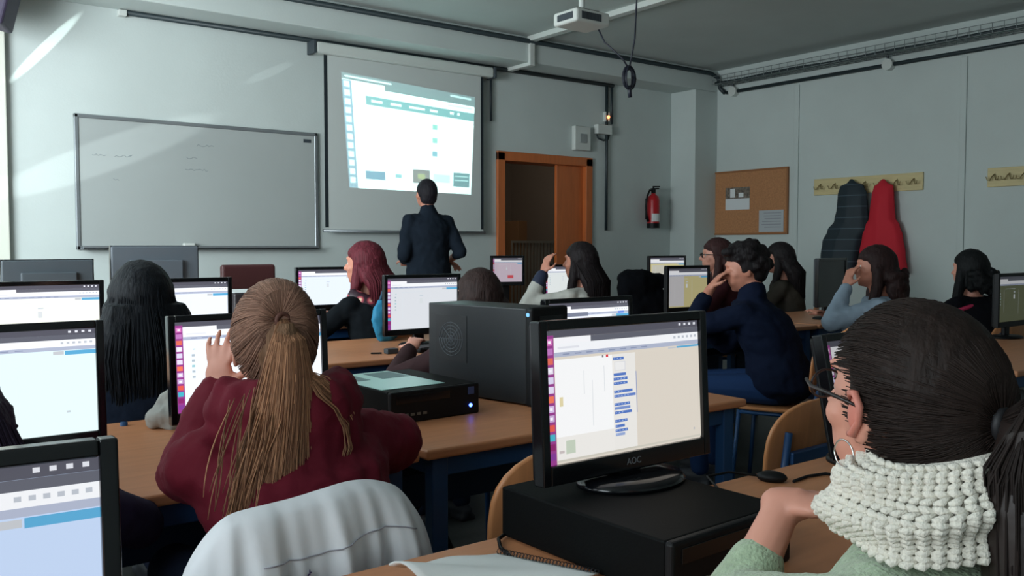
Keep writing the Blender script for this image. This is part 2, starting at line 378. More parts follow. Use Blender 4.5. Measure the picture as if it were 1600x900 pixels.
MB().tube([(-.1, -.03, -.06), (-.08, -.03, -.1), (0, -.03, -.12), (.07, -.03, -.1), (.09, -.03, -.04)], .01, 8).build('cable', pipe_m, e, smooth=True)
MB().box((0.02, -.04, .09), (.09, 0, .2)).build('lamp_holder', whitepl, e, bevel=.006)
MB().ell((.055, -.05, .14), (.018, .018, .018)).build('lamp', mat('orange lamp', (255, 150, 90), .4, emit=4), e, smooth=True)
# loudspeaker on the left pillar
e = empty('wall_loudspeaker', (1.0, 6.9, 2.98), R(-20), 'dark purple box fixed high in the top left corner', 'loudspeaker')
MB().box((-.62, -.3, -.28), (.05, .0, .30), Matrix.Rotation(R(14), 4, 'Y')).build('housing', mat('dark purple plastic', (52, 44, 66), .6), e, bevel=.02)
MB().tube([(-.1, -.1, .2), (-.1, -.1, .33)], .02, 8).build('bracket', black_pl, e)
# fire extinguisher
p = W(1011, 322)
e = empty('fire_extinguisher', (p.x, WF - .1, W(1011, 356).z), 0, 'red fire extinguisher with black hose hung on the front wall beside the pillar', 'fire extinguisher')
red = mat('red enamel', (176, 24, 34), .35); H = .38
prof = [(0, .0), (.055, .0), (.07, .015), (.072, .05), (.072, H - .07), (.06, H - .02), (.03, H), (.022, H + .02)]
MB().loft([[Vector((r_ * math.cos(t * math.pi / 12), r_ * math.sin(t * math.pi / 12), z_)) for t in range(24)] for r_, z_ in [(max(r_, .001), z_) for r_, z_ in prof]]).build('cylinder', red, e, smooth=True)
MB().tube([(0, 0, -.005), (0, 0, .05)], .074, 24).build('base_ring', black_pl, e, smooth=False)
MB().box((-.02, -.02, H + .01), (.02, .02, H + .06)).box((-.02, -.075, H + .06), (.02, .03, H + .075)).box((-.012, -.07, H + .085), (.012, .03, H + .1), Rx(R(3))).tube([(0, 0, H + .05), (0, 0, H + .1)], .012).build('valve_handle', black_pl, e, bevel=.004)
MB().tube([(-.02, 0, H + .04), (-.07, -.01, H + .05), (-.11, -.01, H - .02), (-.125, 0, H - .14), (-.11, 0, H - .24), (-.085, 0, H - .31)], [.011] * 5 + [.016], 8).build('hose', black_pl, e, smooth=True)
MB().loft([[Vector((.0735 * math.cos(R(-150 + 120 * t / 8)), .0735 * math.sin(R(-150 + 120 * t / 8)), z_)) for t in range(9)] for z_ in (.07, .16)], cap=False).build('instruction_label', paper_m, e)
MB().box((-.03, .07, .1), (.03, .1, .34)).build('wall_bracket', black_pl, e)

# ---------------------------------------------------------------- right wall things
def Q(px, py, off=.01): return at(px, py, X=WR - off)
a = Q(1118, 268); b = Q(1229, 364)
y0, y1 = b.y, a.y; z0 = Q(1170, 364).z; z1 = Q(1170, 268).z
nb = empty('cork_notice_board', (WR, (y0 + y1) / 2, z0), 0, 'cork notice board with two pinned sheets on the right wall', 'notice board')
hw = (y1 - y0) / 2
MB().box((-.02, -hw, 0), (0, hw, z1 - z0)).build('cork', mat('cork', (176, 124, 84), .85, noise_amt=.15, scale=60), nb)
f = MB()
for q in (((-.03, -hw - .02, -.02), (0, -hw, z1 - z0 + .02)), ((-.03, hw, -.02), (0, hw + .02, z1 - z0 + .02)), ((-.03, -hw, -.02), (0, hw, 0)), ((-.03, -hw, z1 - z0), (0, hw, z1 - z0 + .02))): f.box(*q)
f.build('frame', mat('brown wood frame', (150, 100, 62), .6), nb, bevel=.003)
def sheet(pa, pb, label, colr, extra=None, nm='paper_sheet'):
    a = Q(*pa, .024); b = Q(*pb, .024); e = empty(nm, (WR - .023, (a.y + b.y) / 2, (a.z + b.z) / 2), 0, label, 'paper')
    hy = abs(a.y - b.y) / 2; hz = abs(a.z - b.z) / 2
    MB().box((-.002, -hy, -hz), (0, hy, hz)).build('sheet', mat('sheet ' + nm + str(colr), colr, .8), e)
    m = MB()
    for k in range(6): m.box((-.003, -hy * .8, hz * (.7 - k * .26)), (-.002, hy * rng.uniform(.3, .8), hz * (.78 - k * .26)))
    if not extra: m.build('printed_lines', mat('grey print', (150, 152, 158), .8), e)
    else:
        m = MB(); m.box((-.003, -hy, 0), (-.002, hy, hz)); m.build('photo', mat('photo print', (110, 100, 90), .6, noise_amt=.6, scale=30), e)
        MB().box((-.004, -hy * .5, hz * .1), (-.003, -hy * .1, hz * .5)).box((-.004, hy * .2, hz * .1), (-.003, hy * .6, hz * .9)).build('picture_detail', paper_m, e)
    return e
sheet((1134, 294), (1171, 327), 'white sheet with a dark photo pinned at the left of the cork board', (214, 218, 220), True)
sheet((1186, 329), (1224, 362), 'pale printed notice pinned at the lower right of the cork board', (176, 182, 186))
# coat racks
def rack(pa, pb, n, label, used=()):
    a = Q(*pa); b = Q(*pb); zc = (Q(pa[0], pa[1]).z + Q(pb[0], pb[1]).z) / 2
    e = empty('coat_rack', (WR, (a.y + b.y) / 2, zc), 0, label, 'coat rack'); h = abs(a.y - b.y) / 2
    MB().box((-.025, -h, -.085), (0, h, .085)).build('rail_board', pine, e, bevel=.004)
    for k in range(n):
        y = h - (k + .5) * 2 * h / n; hk = MB()
        for s_ in (-1, 1):
            hk.tube([(-.025, y, .03), (-.05, y + s_ * .01, .01), (-.06, y + s_ * .025, -.025), (-.07, y + s_ * .045, -.025), (-.075, y + s_ * .055, .005)], .005, 6)
        hk.build('double_hook', mat('brass hook', (160, 142, 100), .4, metal=.6), e, smooth=True)
    return e
rack((1273, 291), (1443, 285), 7, 'pale pine coat rack holding the two hung coats on the right wall')
rack((1544, 278), (1640, 272), 4, 'pale pine coat rack cut by the right edge of the view, empty')
def coat(pxc, top, bot, prof, m, label, depth=.09, nseg=40, sw=0, trim=None):
    """hung coat: hood on the hook, shoulders and body hanging; prof = [(z fraction, left px, right px)]"""
    c0 = Q(pxc, top, .1); e = empty('hung_coat', (WR - .1, c0.y, Q(pxc, bot, .1).z), 0, label, 'coat')
    zb = Q(pxc, bot, .1).z; rings = []; zs = []
    for (py, xl, xr) in prof:
        A = Q(xl, py, .1); B = Q(xr, py, .1); zs.append((A.z - zb if py != bot else 0, A.y - c0.y, B.y - c0.y))
    fine = []
    for i in range(len(zs) - 1):
        for k in range(5):
            t = k / 5; t2 = t * t * (3 - 2 * t); fine.append(tuple(zs[i][j] + (zs[i + 1][j] - zs[i][j]) * (t if j == 0 else t2) for j in range(3)))
    fine.append(zs[-1])
    for i, (z, yl, yr) in enumerate(fine):
        cy = (yl + yr) / 2; hy = abs(yl - yr) / 2; tt = i / len(fine); ring = []
        dd = depth * min(1, .3 + tt * 2)
        for k in range(nseg):
            an = 2 * math.pi * k / nseg
            fold = 1 + .10 * tt * math.sin(an * 7 + 2 * tt) + .05 * tt * math.sin(an * 13 + 1)
            ring.append(Vector((-abs(1) * dd * math.cos(an) * fold * (1 if math.cos(an) > 0 else .55), cy + hy * math.sin(an) * (1 + .02 * math.sin(an * 9 + tt * 6)), z)))
        rings.append(ring)
    rings.insert(0, [Vector((p.x * .2, (p.y) * .3, rings[0][0].z + .03)) for p in rings[0]])
    MB().loft(rings).build('coat_body', m, e, smooth=True)
    return e
gm = mat('dark green quilted cloth', (30, 44, 50), .7, bump=.3, bscale=14)
def stripes(m, c1, c2, sc_, axis=2, thr=.62):
    nt = m.node_tree; n = nt.nodes; b = n['Principled BSDF']; tc = n.new('ShaderNodeTexCoord'); sp = n.new('ShaderNodeSeparateXYZ'); nt.links.new(tc.outputs['Object'], sp.inputs[0])
    mu = n.new('ShaderNodeMath'); mu.operation = 'MULTIPLY'; mu.inputs[1].default_value = sc_; nt.links.new(sp.outputs[axis], mu.inputs[0])
    fr_ = n.new('ShaderNodeMath'); fr_.operation = 'FRACT'; nt.links.new(mu.outputs[0], fr_.inputs[0])
    gt = n.new('ShaderNodeMath'); gt.operation = 'GREATER_THAN'; gt.inputs[1].default_value = thr; nt.links.new(fr_.outputs[0], gt.inputs[0])
    mx = n.new('ShaderNodeMix'); mx.data_type = 'RGBA'; nt.links.new(gt.outputs[0], mx.inputs[0]); mx.inputs[6].default_value = lin(c1); mx.inputs[7].default_value = lin(c2)
    nt.links.new(mx.outputs[2], b.inputs['Base Color'])
stripes(gm, (28, 42, 50), (66, 82, 92), 9, thr=.92)
coat(1330, 284, 425, [(285, 1325, 1337), (292, 1313, 1350), (305, 1310, 1355), (325, 1309, 1356), (345, 1305, 1357), (360, 1294, 1356), (378, 1286, 1346), (400, 1283, 1340), (425, 1281, 1336)], gm, 'dark striped hooded coat hanging on the pine rack, left of the red coat')
rm = mat('red coat cloth', (196, 30, 48), .8, bump=.25, bscale=10)
coat(1380, 284, 425, [(285, 1374, 1386), (292, 1366, 1396), (305, 1363, 1397), (325, 1361, 1398), (342, 1359, 1399), (352, 1354, 1405), (370, 1348, 1410), (395, 1343, 1414), (425, 1339, 1418)], rm, 'red hooded coat hanging on the pine rack')
# wire cable tray
tr = MB(); ty0, ty1 = 1.0, BY - .1; X0, X1 = WR - .22, WR - .04; zb = 3.12
for (x, z) in ((X0, zb + .09), (X0, zb + .045), (X0, zb), (X0 + .06, zb), (X0 + .12, zb), (X1, zb), (X1, zb + .045), (X1, zb + .09)):
    tr.tube([(x, ty0, z), (x, ty1, z)], .0035, 5)
y = ty0
while y < ty1:
    tr.tube([(X0, y, zb + .09), (X0, y, zb), (X1, y, zb), (X1, y, zb + .09)], .003, 4); y += .1
tray = tag(tr.build('cable_tray', mat('galvanised wire', (128, 136, 136), .4, metal=.5)), 'wire mesh cable tray running along the top of the right wall', 'cable tray')
cb = []
for k, (m, r_, zz) in enumerate(((pipe_m, .016, .02), (mat('green cable', (90, 120, 112), .6), .012, .02), (mat('purple cable', (60, 54, 84), .6), .014, .03))):
    pts = [(X0 + .05 + .05 * k + .012 * math.sin(i * 1.3 + k), ty0 + (ty1 - ty0) * i / 16, zb + zz + .006 * math.sin(i * 2 + k)) for i in range(17)]
    tag(MB().tube(pts, r_, 6).build('tray_cable', m, smooth=True), ('black', 'greenish', 'purple')[k] + ' cable lying in the wire tray on the right wall', 'cable')
for k, px in enumerate((1146, 1388)):
    p = at(px, 147 if k == 0 else 108, X=WR - .04)
    e = empty('junction_box', (WR, p.y, 3.04), 0, ('round white junction box in the far corner of the right wall' if k == 0 else 'round white junction box on the right wall conduit above the coats'), 'junction box')
    MB().tube([(0, 0, 0), (-.07, 0, 0)], .055, 18).build('box', whitepl, e)
    MB().tube([(-.05, 0, .04), (-.06, 0, .12)], .012, 8).build('cable_gland', dgrey, e)
# white trunking along beam and ceiling
TX = 5.48
f = MB().box((TX - .03, BY, BZ - .035), (TX + .03, WF, BZ)).box((TX - .03, BY - .035, BZ - .035), (TX + .03, BY, CZ - .03)).box((TX - .04, 2.0, CZ - .05), (TX + .04, BY, CZ))
tag(f.build('cable_trunking', whitepl, bevel=.004), 'white plastic cable trunking stepping around the beam and along the ceiling', 'trunking')
# projector cables
f = MB(); c = at(983, 122, Y=4.35)
f.tube([PX + Vector((.15, .02, 0)), PX + Vector((.19, -.02, -.12)), c + Vector((-.06, 0, .12)), c + Vector((0, 0, .06))], .006, 6)
top = at(995, 0, Y=4.35); f.tube([(top.x, top.y, CZ), top, at(992, 60, Y=4.35), c + Vector((0, 0, .06))], .006, 6)
for k in range(7):
    ax = rng.uniform(-.6, .6); rr = rng.uniform(.04, .06)
    f.tube([c + Vector((rr * math.cos(t / 14 * 2 * math.pi) * math.cos(ax), rr * .7 * math.cos(t / 14 * 2 * math.pi) * math.sin(ax), rr * 1.4 * math.sin(t / 14 * 2 * math.pi) + rng.uniform(-.004, .004))) for t in range(15)], .0055, 5)
f.tube([c + Vector((0, 0, -.05)), c + Vector((.01, 0, -.13))], .014, 8)
tag(f.build('cable_bundle', mat('dark cable', (30, 34, 48), .5), smooth=True), 'coiled dark cable bundle hanging beside the ceiling projector', 'cable')
# ---------------------------------------------------------------- desks and chairs
def desk(x0, x1, y0, y1, z, label, group=None):
    e = empty('student_desk', ((x0 + x1) / 2, (y0 + y1) / 2, 0), 0, label, 'desk', group); hw = (x1 - x0) / 2; hd = (y1 - y0) / 2
    MB().box((-hw, -hd, z - .028), (hw, hd, z)).build('tabletop', beech, e, bevel=.008)
    for sx in (-1, 1):
        for sy in (-1, 1):
            x = sx * (hw - .06); y = sy * (hd - .05)
            MB().box((x - .025, y - .02, 0), (x + .025, y + .02, z - .028)).build('leg', bluem, e, bevel=.004)
    f = MB()
    for sy in (-1, 1): y = sy * (hd - .05); f.box((-hw + .08, y - .012, z - .085), (hw - .08, y + .012, z - .028))
    for sx in (-1, 1): x = sx * (hw - .06); f.box((x - .012, -hd + .07, z - .085), (x + .012, hd - .07, z - .028)); 
    f.build('frame_rail', bluem, e, bevel=.003)
    MB().box((-hw + .09, -.02, z - .2), (hw - .09, hd - .06, z - .185)).box((-hw + .09, hd - .08, z - .42), (hw - .09, hd - .065, z - .1)).build('shelf_panel', navy_m, e, bevel=.003)
    return e
R0 = (.55, 1.29); R1 = (1.945, 2.83); R2 = (3.46, 4.3); R3 = (4.85, 5.65)
desk(-1.1, .50, *R0, .73, 'beech desk in the nearest row, left, carrying the closest monitor')
desk(.51, 2.31, *R0, .73, 'beech desk in the nearest row carrying the notebook and the central monitor')
desk(-.34, 1.18, *R1, .73, 'beech desk in front of the blonde ponytailed student')
desk(1.2, 2.505, *R1, .73, 'beech desk carrying the black tower and the flat computer with papers')
desk(-.1, 1.5, *R2, .755, 'beech desk in front of the black-haired student at the left')
desk(1.56, 3.0, *R2, .76, 'beech desk behind the tower carrying the third row monitor')
desk(3.5, 4.95, 3.3, 4.1, .76, 'beech desk where the dark-haired boy in navy leans')
desk(4.97, 6.6, 3.3, 4.1, .76, 'beech desk by the right wall in front of the curly-haired student')
desk(3.9, 5.3, 1.65, 2.45, .74, 'beech desk at the right edge carrying a lone monitor')
desk(1.72, 3.2, *R3, .79, 'beech desk in front of the red-haired student')
desk(3.25, 4.75, *R3, .80, 'beech desk in front of the student in the white sweater')
desk(4.8, 6.3, *R3, .78, 'beech desk near the pillar carrying the small yellowish monitor')
desk(.1, 1.66, *R3, .74, 'beech desk under the whiteboard carrying two switched-off monitors')

def chair(x, y, rz, label, top=.82, group=None, z_seat=.45, style=0):
    e = empty('school_chair', (x, y, 0), rz, label, 'chair', group)
    # seat: rounded slab, slightly dished
    s = MB(); rings = []
    n = 28
    def rr(w, d, k=4):
        o = []
        for i in range(n):
            a = 2 * math.pi * i / n; c_, s_ = math.cos(a), math.sin(a)
            o.append((math.copysign(abs(c_) ** (2 / k), c_) * w, math.copysign(abs(s_) ** (2 / k), s_) * d))
        return o
    for (z, k) in ((-.014, .97), (-.008, 1), (0, 1), (.004, .97)):
        rings.append([Vector((px * k, py * k, z_seat + z - .012 * (1 - (px / .2) ** 2) * 1)) for px, py in rr(.2, .2)])
    s.loft(rings).build('seat', ply, e, smooth=False)
    # backrest: bent plywood with rounded upper corners
    b = MB(); h = top - .53; pts = []
    m = 30
    for i in range(m):
        a = 2 * math.pi * i / m; c_, s_ = math.cos(a), math.sin(a)
        k = 2.6 if s_ > 0 else 4.5
        pts.append((math.copysign(abs(c_) ** (2 / k), c_) * .2, math.copysign(abs(s_) ** (2 / k), s_) * h / 2))
    def bp(px, pz, off): return Vector((px, -.2 - .03 * (pz + h / 2) / h + .028 * (1 - 0) * (px / .2) ** 2 - .0 + off, .53 + h / 2 + pz))
    rings = []
    for off, k in ((-.007, .0), (-.007, .5), (-.007, .97), (-.004, 1), (.004, 1), (.007, .97), (.007, .5), (.007, .0)):
        rings.append([bp(px * k, pz * k, off) for px, pz in pts])
    b.loft(rings, cap=False).build('backrest', ply, e, smooth=True)
    tm = bluem
    for sx in (-1, 1):
        MB().tube([(sx * .17, .17, z_seat - .02), (sx * .19, .2, 0)], .011, 8).build('leg', tm, e, smooth=True)
        MB().tube([(sx * .15, -.23, .74), (sx * .165, -.215, .55), (sx * .17, -.18, z_seat - .02), (sx * .19, -.22, 0)], .011, 8).build('leg', tm, e, smooth=True)
    f = MB()
    for sx in (-1, 1): f.tube([(sx * .17, .17, z_seat - .03), (sx * .17, -.18, z_seat - .03)], .01, 8)
    f.tube([(-.17, .15, z_seat - .03), (.17, .15, z_seat - .03)], .01, 8); f.tube([(-.17, -.17, z_seat - .03), (.17, -.17, z_seat - .03)], .01, 8)
    f.build('seat_frame', tm, e, smooth=True)
    MB().box((-.15, -.245, top - .17), (.15, -.225, top - .135)).build('back_bracket', tm, e, bevel=.004)
    return e

# ---------------------------------------------------------------- screens
scr_m = bpy.data.materials.new('lit display'); scr_m.use_nodes = True
_n = scr_m.node_tree; _b = _n.nodes['Principled BSDF']; _v = _n.nodes.new('ShaderNodeVertexColor'); _v.layer_name = 'Col'
_n.links.new(_v.outputs[0], _b.inputs['Emission Color']); _b.inputs['Emission Strength'].default_value = 1.0; _b.inputs['Base Color'].default_value = (.02, .02, .02, 1); _b.inputs['Roughness'].default_value = .35
def ui_desktop(bgc=(235, 240, 246), full=False, launcher=True, teal=False, code=False, seed=0):
    """rows of a browser window on a desktop: (x0, y0, x1, y1, colour), y down"""
    r_ = random.Random(seed); o = [(0, 0, 1, 1, bgc), (0, 0, 1, .055, (84, 84, 96))]
    x = .0
    if launcher:
        x = .052; o.append((0, .035, x, 1, (150, 60, 140)))
        cs = [(214, 120, 190), (190, 120, 190), (226, 110, 90), (230, 226, 240), (220, 214, 240), (228, 220, 244), (240, 120, 90), (214, 190, 230), (200, 170, 214), (226, 90, 80), (70, 180, 200), (140, 40, 110), (130, 60, 150)]
        for k, c in enumerate(cs): o.append((.008, .06 + k * .071, .044, .11 + k * .071, c)); 
        for k in (0, 3, 4, 5, 7, 8): o.append((.018, .075 + k * .071, .034, .095 + k * .071, (250, 245, 255)))
    for k in range(4): o.append((.86 + k * .035, .015, .875 + k * .035, .035, (226, 228, 236)))
    o += [(x, .055, .27, .10, (248, 248, 252)), (.27, .055, 1, .10, (96, 98, 110)), (x, .10, 1, .165, (246, 248, 252)), (x, .165, 1, .2, (176, 184, 206)), (x + .02, .125, .2, .14, (226, 228, 236))]
    for k in range(6): o.append((.82 + k * .03, .12, .835 + k * .03, .14, (190, 196, 206)))
    for k in range(8): o.append((x + .05 + k * .07, .178, x + .09 + k * .07, .187, (140, 150, 180)))
    o += [(.84, .205, 1, .245, (90, 170, 214)), (.78, .208, .835, .24, (196, 200, 206))]
    if code:
        o += [(x, .22, .40, .80, (250, 251, 252)), (.40, .22, .55, .97, (236, 234, 230)), (.55, .22, 1, .97, bgc), (x, .8, .40, .97, (238, 236, 232)), (x, .97, 1, .985, (206, 202, 190)),
              (.36, .215, .375, .235, (225, 60, 70)), (.335, .218, .345, .235, (120, 120, 126))]
        for (cx, a, b) in ((.11, .42, .78), (.22, .32, .5), (.27, .4, .75), (.345, .3, .5)): o.append((cx, a, cx + .004, b, (222, 226, 230)))
        bl = (84, 120, 196)
        rows = [(.245, .07, bl), (.37, .08, bl), (.405, .09, bl), (.44, .09, bl), (.505, .12, bl), (.54, .14, (100, 130, 200)), (.605, .10, bl), (.635, .10, (120, 146, 206)), (.67, .11, bl), (.735, .08, bl), (.775, .06, bl), (.81, .08, bl), (.84, .06, (150, 170, 214))]
        for (yy, ww, c) in rows:
            o.append((.405, yy, .405 + ww, yy + .022, c))
            for q in range(int(ww / .02)): o.append((.409 + q * .02, yy + .007, .417 + q * .02, yy + .013, (176, 196, 232)))
        o += [(.548, .37, .552, .7, (130, 150, 200)), (.41, .28, .48, .35, (214, 216, 224)), (.414, .284, .476, .346, (240, 240, 240)), (.10, .83, .155, .93, (196, 208, 190)), (.07, .5, .09, .57, (226, 214, 170)), (.06, .9, .09, .92, (200, 190, 190)), (.94, .9, .95, .92, (190, 190, 190))]
    else:
        o += [(x + .06, .3 + .0, x + .075, .31, (150, 190, 200))]
        for k in range(5): o.append((x + .05, .36 + k * .06, x + .07, .385 + k * .06, (150, 200, 208) if k == 2 else (176, 190, 200)))
        o += [(x + .16, .3, x + .163, .8, (222, 230, 236)), (.6, .3, .603, .85, (224, 230, 236)), (.84, .78, .86, .8, (196, 206, 212)), (.2, .27, .5, .275, (214, 224, 232)), (.45, .34, .5, .36, (200, 210, 220)), (.45, .4, .49, .5, (216, 222, 226))]
    return o
def screen_mesh(w, h, rects, parent, gain=1.0):
    m = MB(); tri = 0
    for i, (x0, y0, x1, y1, c) in enumerate(rects):
        m.cc = tuple(v * gain for v in lin(c)[:3]) + (1,); yy = -.0001 * (i if i < 4 else 4 + (i % 9) * 1) - .00002 * i
        a, b = -w / 2 + x0 * w, -w / 2 + x1 * w; t, u = h / 2 - y0 * h, h / 2 - y1 * h
        m.quad((a, yy, u), (b, yy, u), (b, yy, t), (a, yy, t))
    return m.build('screen', scr_m, parent)
def monitor(x, y, z, rz, label, rects=None, gain=1.0, w=.44, h=.28, lift=.075, tilt=0, logo=False, bez=gloss_bl, stand='disc', off=None, chin=.03):
    e = empty('computer_monitor', (x, y, z), rz, label, 'monitor')
    T = Tr(0, 0, lift + h / 2) @ Rx(tilt)
    t = .018; sh = h - t - chin; cz = (chin - t) / 2
    f = MB()
    for q in (((-w / 2, 0, -h / 2), (-w / 2 + t, .028, h / 2)), ((w / 2 - t, 0, -h / 2), (w / 2, .028, h / 2)), ((-w / 2 + t, 0, h / 2 - t), (w / 2 - t, .028, h / 2)), ((-w / 2 + t, 0, -h / 2), (w / 2 - t, .028, -h / 2 + chin))): f.box(*q)
    f.xf(T).build('bezel', bez, e, bevel=.003)
    bk = MB().box((-w / 2 + .004, .024, -h / 2 + .004), (w / 2 - .004, .04, h / 2 - .004)).box((-w * .3, .036, -h * .3), (w * .3, .062, h * .28))
    bk.xf(T).build('back_shell', black_pl if off is None else off, e, bevel=.008)
    if rects is None: MB().box((-w / 2 + t, .008, cz - sh / 2), (w / 2 - t, .014, cz + sh / 2)).xf(T).build('screen', mat('dark display', (16, 20, 24), .25), e)
    else:
        s = screen_mesh(w - 2 * t, sh, rects, e, gain); s.data.transform(T @ Tr(0, .01, cz))
    MB().box((-.03, .045, .01), (.03, .07, lift + h * .45)).build('stand_neck', black_pl, e, bevel=.008) if stand != 'ring' else MB().box((-.028, .030, lift + .02), (.028, .066, lift + h * .45)).box((-.028, .0, .008), (.028, .04, lift + .03)).build('stand_neck', black_pl, e, bevel=.006)
    if stand == 'ring':
        k = MB(); n_ = 36; ro = []; 
        k.loft([[Vector((.115 * r_ * math.cos(2 * math.pi * i / n_), .0 + .085 * r_ * math.sin(2 * math.pi * i / n_), z_)) for i in range(n_)] for r_, z_ in ((1, 0), (1, .006), (.93, .014), (.6, .017), (.01, .018))]).build('stand_base', gloss_bl, e, smooth=True)
    else:
        k = MB(); n_ = 28
        k.loft([[Vector((.11 * r_ * math.cos(2 * math.pi * i / n_), .05 + .08 * r_ * math.sin(2 * math.pi * i / n_), z_)) for i in range(n_)] for r_, z_ in ((1, 0), (1, .008), (.9, .014), (.01, .016))]).build('stand_base', black_pl, e, smooth=True)
    if logo:
        cu = bpy.data.curves.new('logo', 'FONT'); cu.body = 'AOC'; cu.size = .017; cu.align_x = 'CENTER'; cu.align_y = 'CENTER'; cu.extrude = .0003
        lo_ = bpy.data.objects.new('logo_text', cu); col.objects.link(lo_); bpy.context.view_layer.update()
        me = bpy.data.meshes.new_from_object(lo_.evaluated_get(bpy.context.evaluated_depsgraph_get())); bpy.data.objects.remove(lo_)
        me.transform(T @ Tr(0, -.001, -h / 2 + chin / 2) @ Rx(R(90))); me.materials.clear(); me.materials.append(mat('silver print', (120, 124, 130), .4))
        o = bpy.data.objects.new('bezel_logo', me); col.objects.link(o); o.parent = e
    return e
TL = R(5)
# nearest row
monitor(-.008, .965, .73, R(-4), 'nearest monitor at the lower left edge, showing a pale blue page', ui_desktop((196, 216, 246), seed=1), .95, w=.46, h=.30, lift=.035, tilt=R(-4))
BX = at(805, 755, Z=.824); 
monitor(1.163, 1.165, .824, R(0), 'large central monitor standing on a flat black computer, showing blue code blocks', ui_desktop((222, 214, 202), code=True, seed=2), .95, w=.43, h=.286, lift=.022, tilt=R(-3), logo=True, stand='ring', chin=.034)
monitor(2.02, 1.16, .73, R(0), 'tilted monitor partly hidden by the student in the knitted scarf', ui_desktop((128, 124, 118), seed=3) + [(.1, .3, .5, .85, (150, 120, 112)), (.14, .34, .46, .8, (176, 166, 160)), (.16, .45, .3, .6, (120, 70, 80))], .5, lift=.04, tilt=R(-12), w=.44, h=.29, stand='disc')
# second row
monitor(.265, 2.2, .73, 0, 'monitor at the left edge in the second row, showing a pale cyan page', ui_desktop((226, 246, 248), launcher=True, teal=True, seed=4), 1.12, w=.44, h=.285, lift=.075, tilt=R(-3))
monitor(.895, 2.35, .73, 0, 'monitor right in front of the blonde ponytailed student', ui_desktop((238, 244, 252), seed=5), 1.15, w=.445, h=.285, lift=.065, tilt=R(-4))
monitor(2.235, 2.45, .73, 0, 'monitor peeking over the top of the large central monitor', ui_desktop((238, 242, 250), seed=6) + [(.08, .155, .48, .215, (120, 126, 146)), (.86, .165, .94, .2, (90, 130, 220))], 1.1, w=.44, h=.285, lift=.055, tilt=R(-3))
# third row
monitor(.63, 3.85, .755, 0, 'monitor in the third row at the left edge, above the pale cyan one', ui_desktop((248, 250, 240), seed=7), 1.15, w=.44, h=.3, lift=.07)
monitor(1.155, 3.85, .755, 0, 'monitor in the third row, right beside the black-haired student', ui_desktop((236, 244, 252), seed=8), 1.15, w=.44, h=.3, lift=.07)
monitor(2.33, 3.8, .76, 0, 'monitor between the red-haired student and the black tower', ui_desktop((222, 226, 232), seed=9), 1.0, w=.445, h=.30, lift=.06)
monitor(4.24, 3.75, .76, R(-4), 'dim yellowish monitor in front of the boy in navy', ui_desktop((196, 186, 136), launcher=False, seed=10) + [(.02, .2, .4, .97, (196, 194, 196))], .62, w=.37, h=.29, lift=.09, bez=black_pl)
monitor(5.42, 3.5, .76, R(8), 'switched-off dark monitor standing below the hung coats', None, w=.44, h=.33, lift=.09, off=dgrey)
monitor(5.28, 2.25, .74, 0, 'dark monitor cut by the right edge of the view', ui_desktop((96, 100, 70), launcher=False, seed=11), .35, w=.44, h=.3, lift=.07, bez=black_pl)
# fourth row
monitor(2.49, 5.2, .79, 0, 'small bright monitor in front of the red-haired student', ui_desktop((230, 240, 252), seed=12), 1.1, w=.46, h=.27, lift=.07)
monitor(4.50, 5.25, .80, R(-5), 'small white monitor behind the raised hand of the student in the white sweater', ui_desktop((226, 232, 232), seed=13), .95, w=.38, h=.27, lift=.05)
monitor(4.06, 5.40, .80, R(-18), 'small pinkish monitor at the foot of the doorway', ui_desktop((206, 190, 204), seed=14) + [(.5, .72, .7, .85, (210, 80, 90))], .7, w=.27, h=.23, lift=.16)
monitor(5.72, 5.3, .78, R(-6), 'small yellowish monitor in front of the corner pillar', ui_desktop((216, 206, 150), launcher=False, seed=15) + [(.05, .25, .4, .95, (206, 204, 190))], .8, w=.42, h=.30, lift=.10)
a1 = at(71, 400, Y=5.45); monitor(a1.x, 5.4, .74, R(180), 'dark grey switched-off monitor seen from behind at the far left', None, w=.46, h=.32, lift=.13, off=dgrey)
a1 = at(241, 400, Y=5.45); monitor(a1.x, 5.45, .74, R(180), 'larger grey switched-off monitor seen from behind below the whiteboard', None, w=.5, h=.38, lift=.145, off=mat('mid grey plastic', (84, 92, 100), .5))

# ---------------------------------------------------------------- computers
def flat_pc(x, y, z, rz, w, d_, h, label, led=True):
    e = empty('desktop_computer', (x, y, z), rz, label, 'computer')
    MB().box((-w / 2, -d_ / 2 + .015, .004), (w / 2, d_ / 2, h)).build('case', steel_bl, e, bevel=.004)
    MB().box((-w / 2, -d_ / 2, .0), (w / 2, -d_ / 2 + .018, h)).build('front_panel', black_pl, e, bevel=.006)
    MB().box((-w / 2 + .02, -d_ / 2 - .002, h * .62), (w * .15, -d_ / 2 + .002, h * .88)).build('drive_bay', gloss_bl, e, bevel=.001)
    f = MB()
    for k in range(4): f.box((-w / 2 + .05 + k * .022, -d_ / 2 - .002, h * .22), (-w / 2 + .063 + k * .022, -d_ / 2 + .001, h * .30))
    f.build('front_ports', mat('port metal', (120, 118, 110), .4, metal=.5), e)
    if led:
        MB().tube([(w / 2 - .035, -d_ / 2 - .002, h * .3), (w / 2 - .035, -d_ / 2 + .003, h * .3)], .006, 12).build('power_light', mat('blue light', (60, 90, 255), .4, emit=14), e)
        MB().box((w / 2 - .045, -d_ / 2 - .002, h * .66), (w / 2 - .022, -d_ / 2 + .001, h * .9)).build('maker_badge', mat('blue badge', (60, 80, 130), .4), e)
    return e
_c = [at(804, 756, Z=.824), at(1029, 856, Z=.824), at(1220, 795, Z=.824)]; _d = (_c[2] - _c[1]); print('BOX', [tuple(round(q, 3) for q in c) for c in _c])
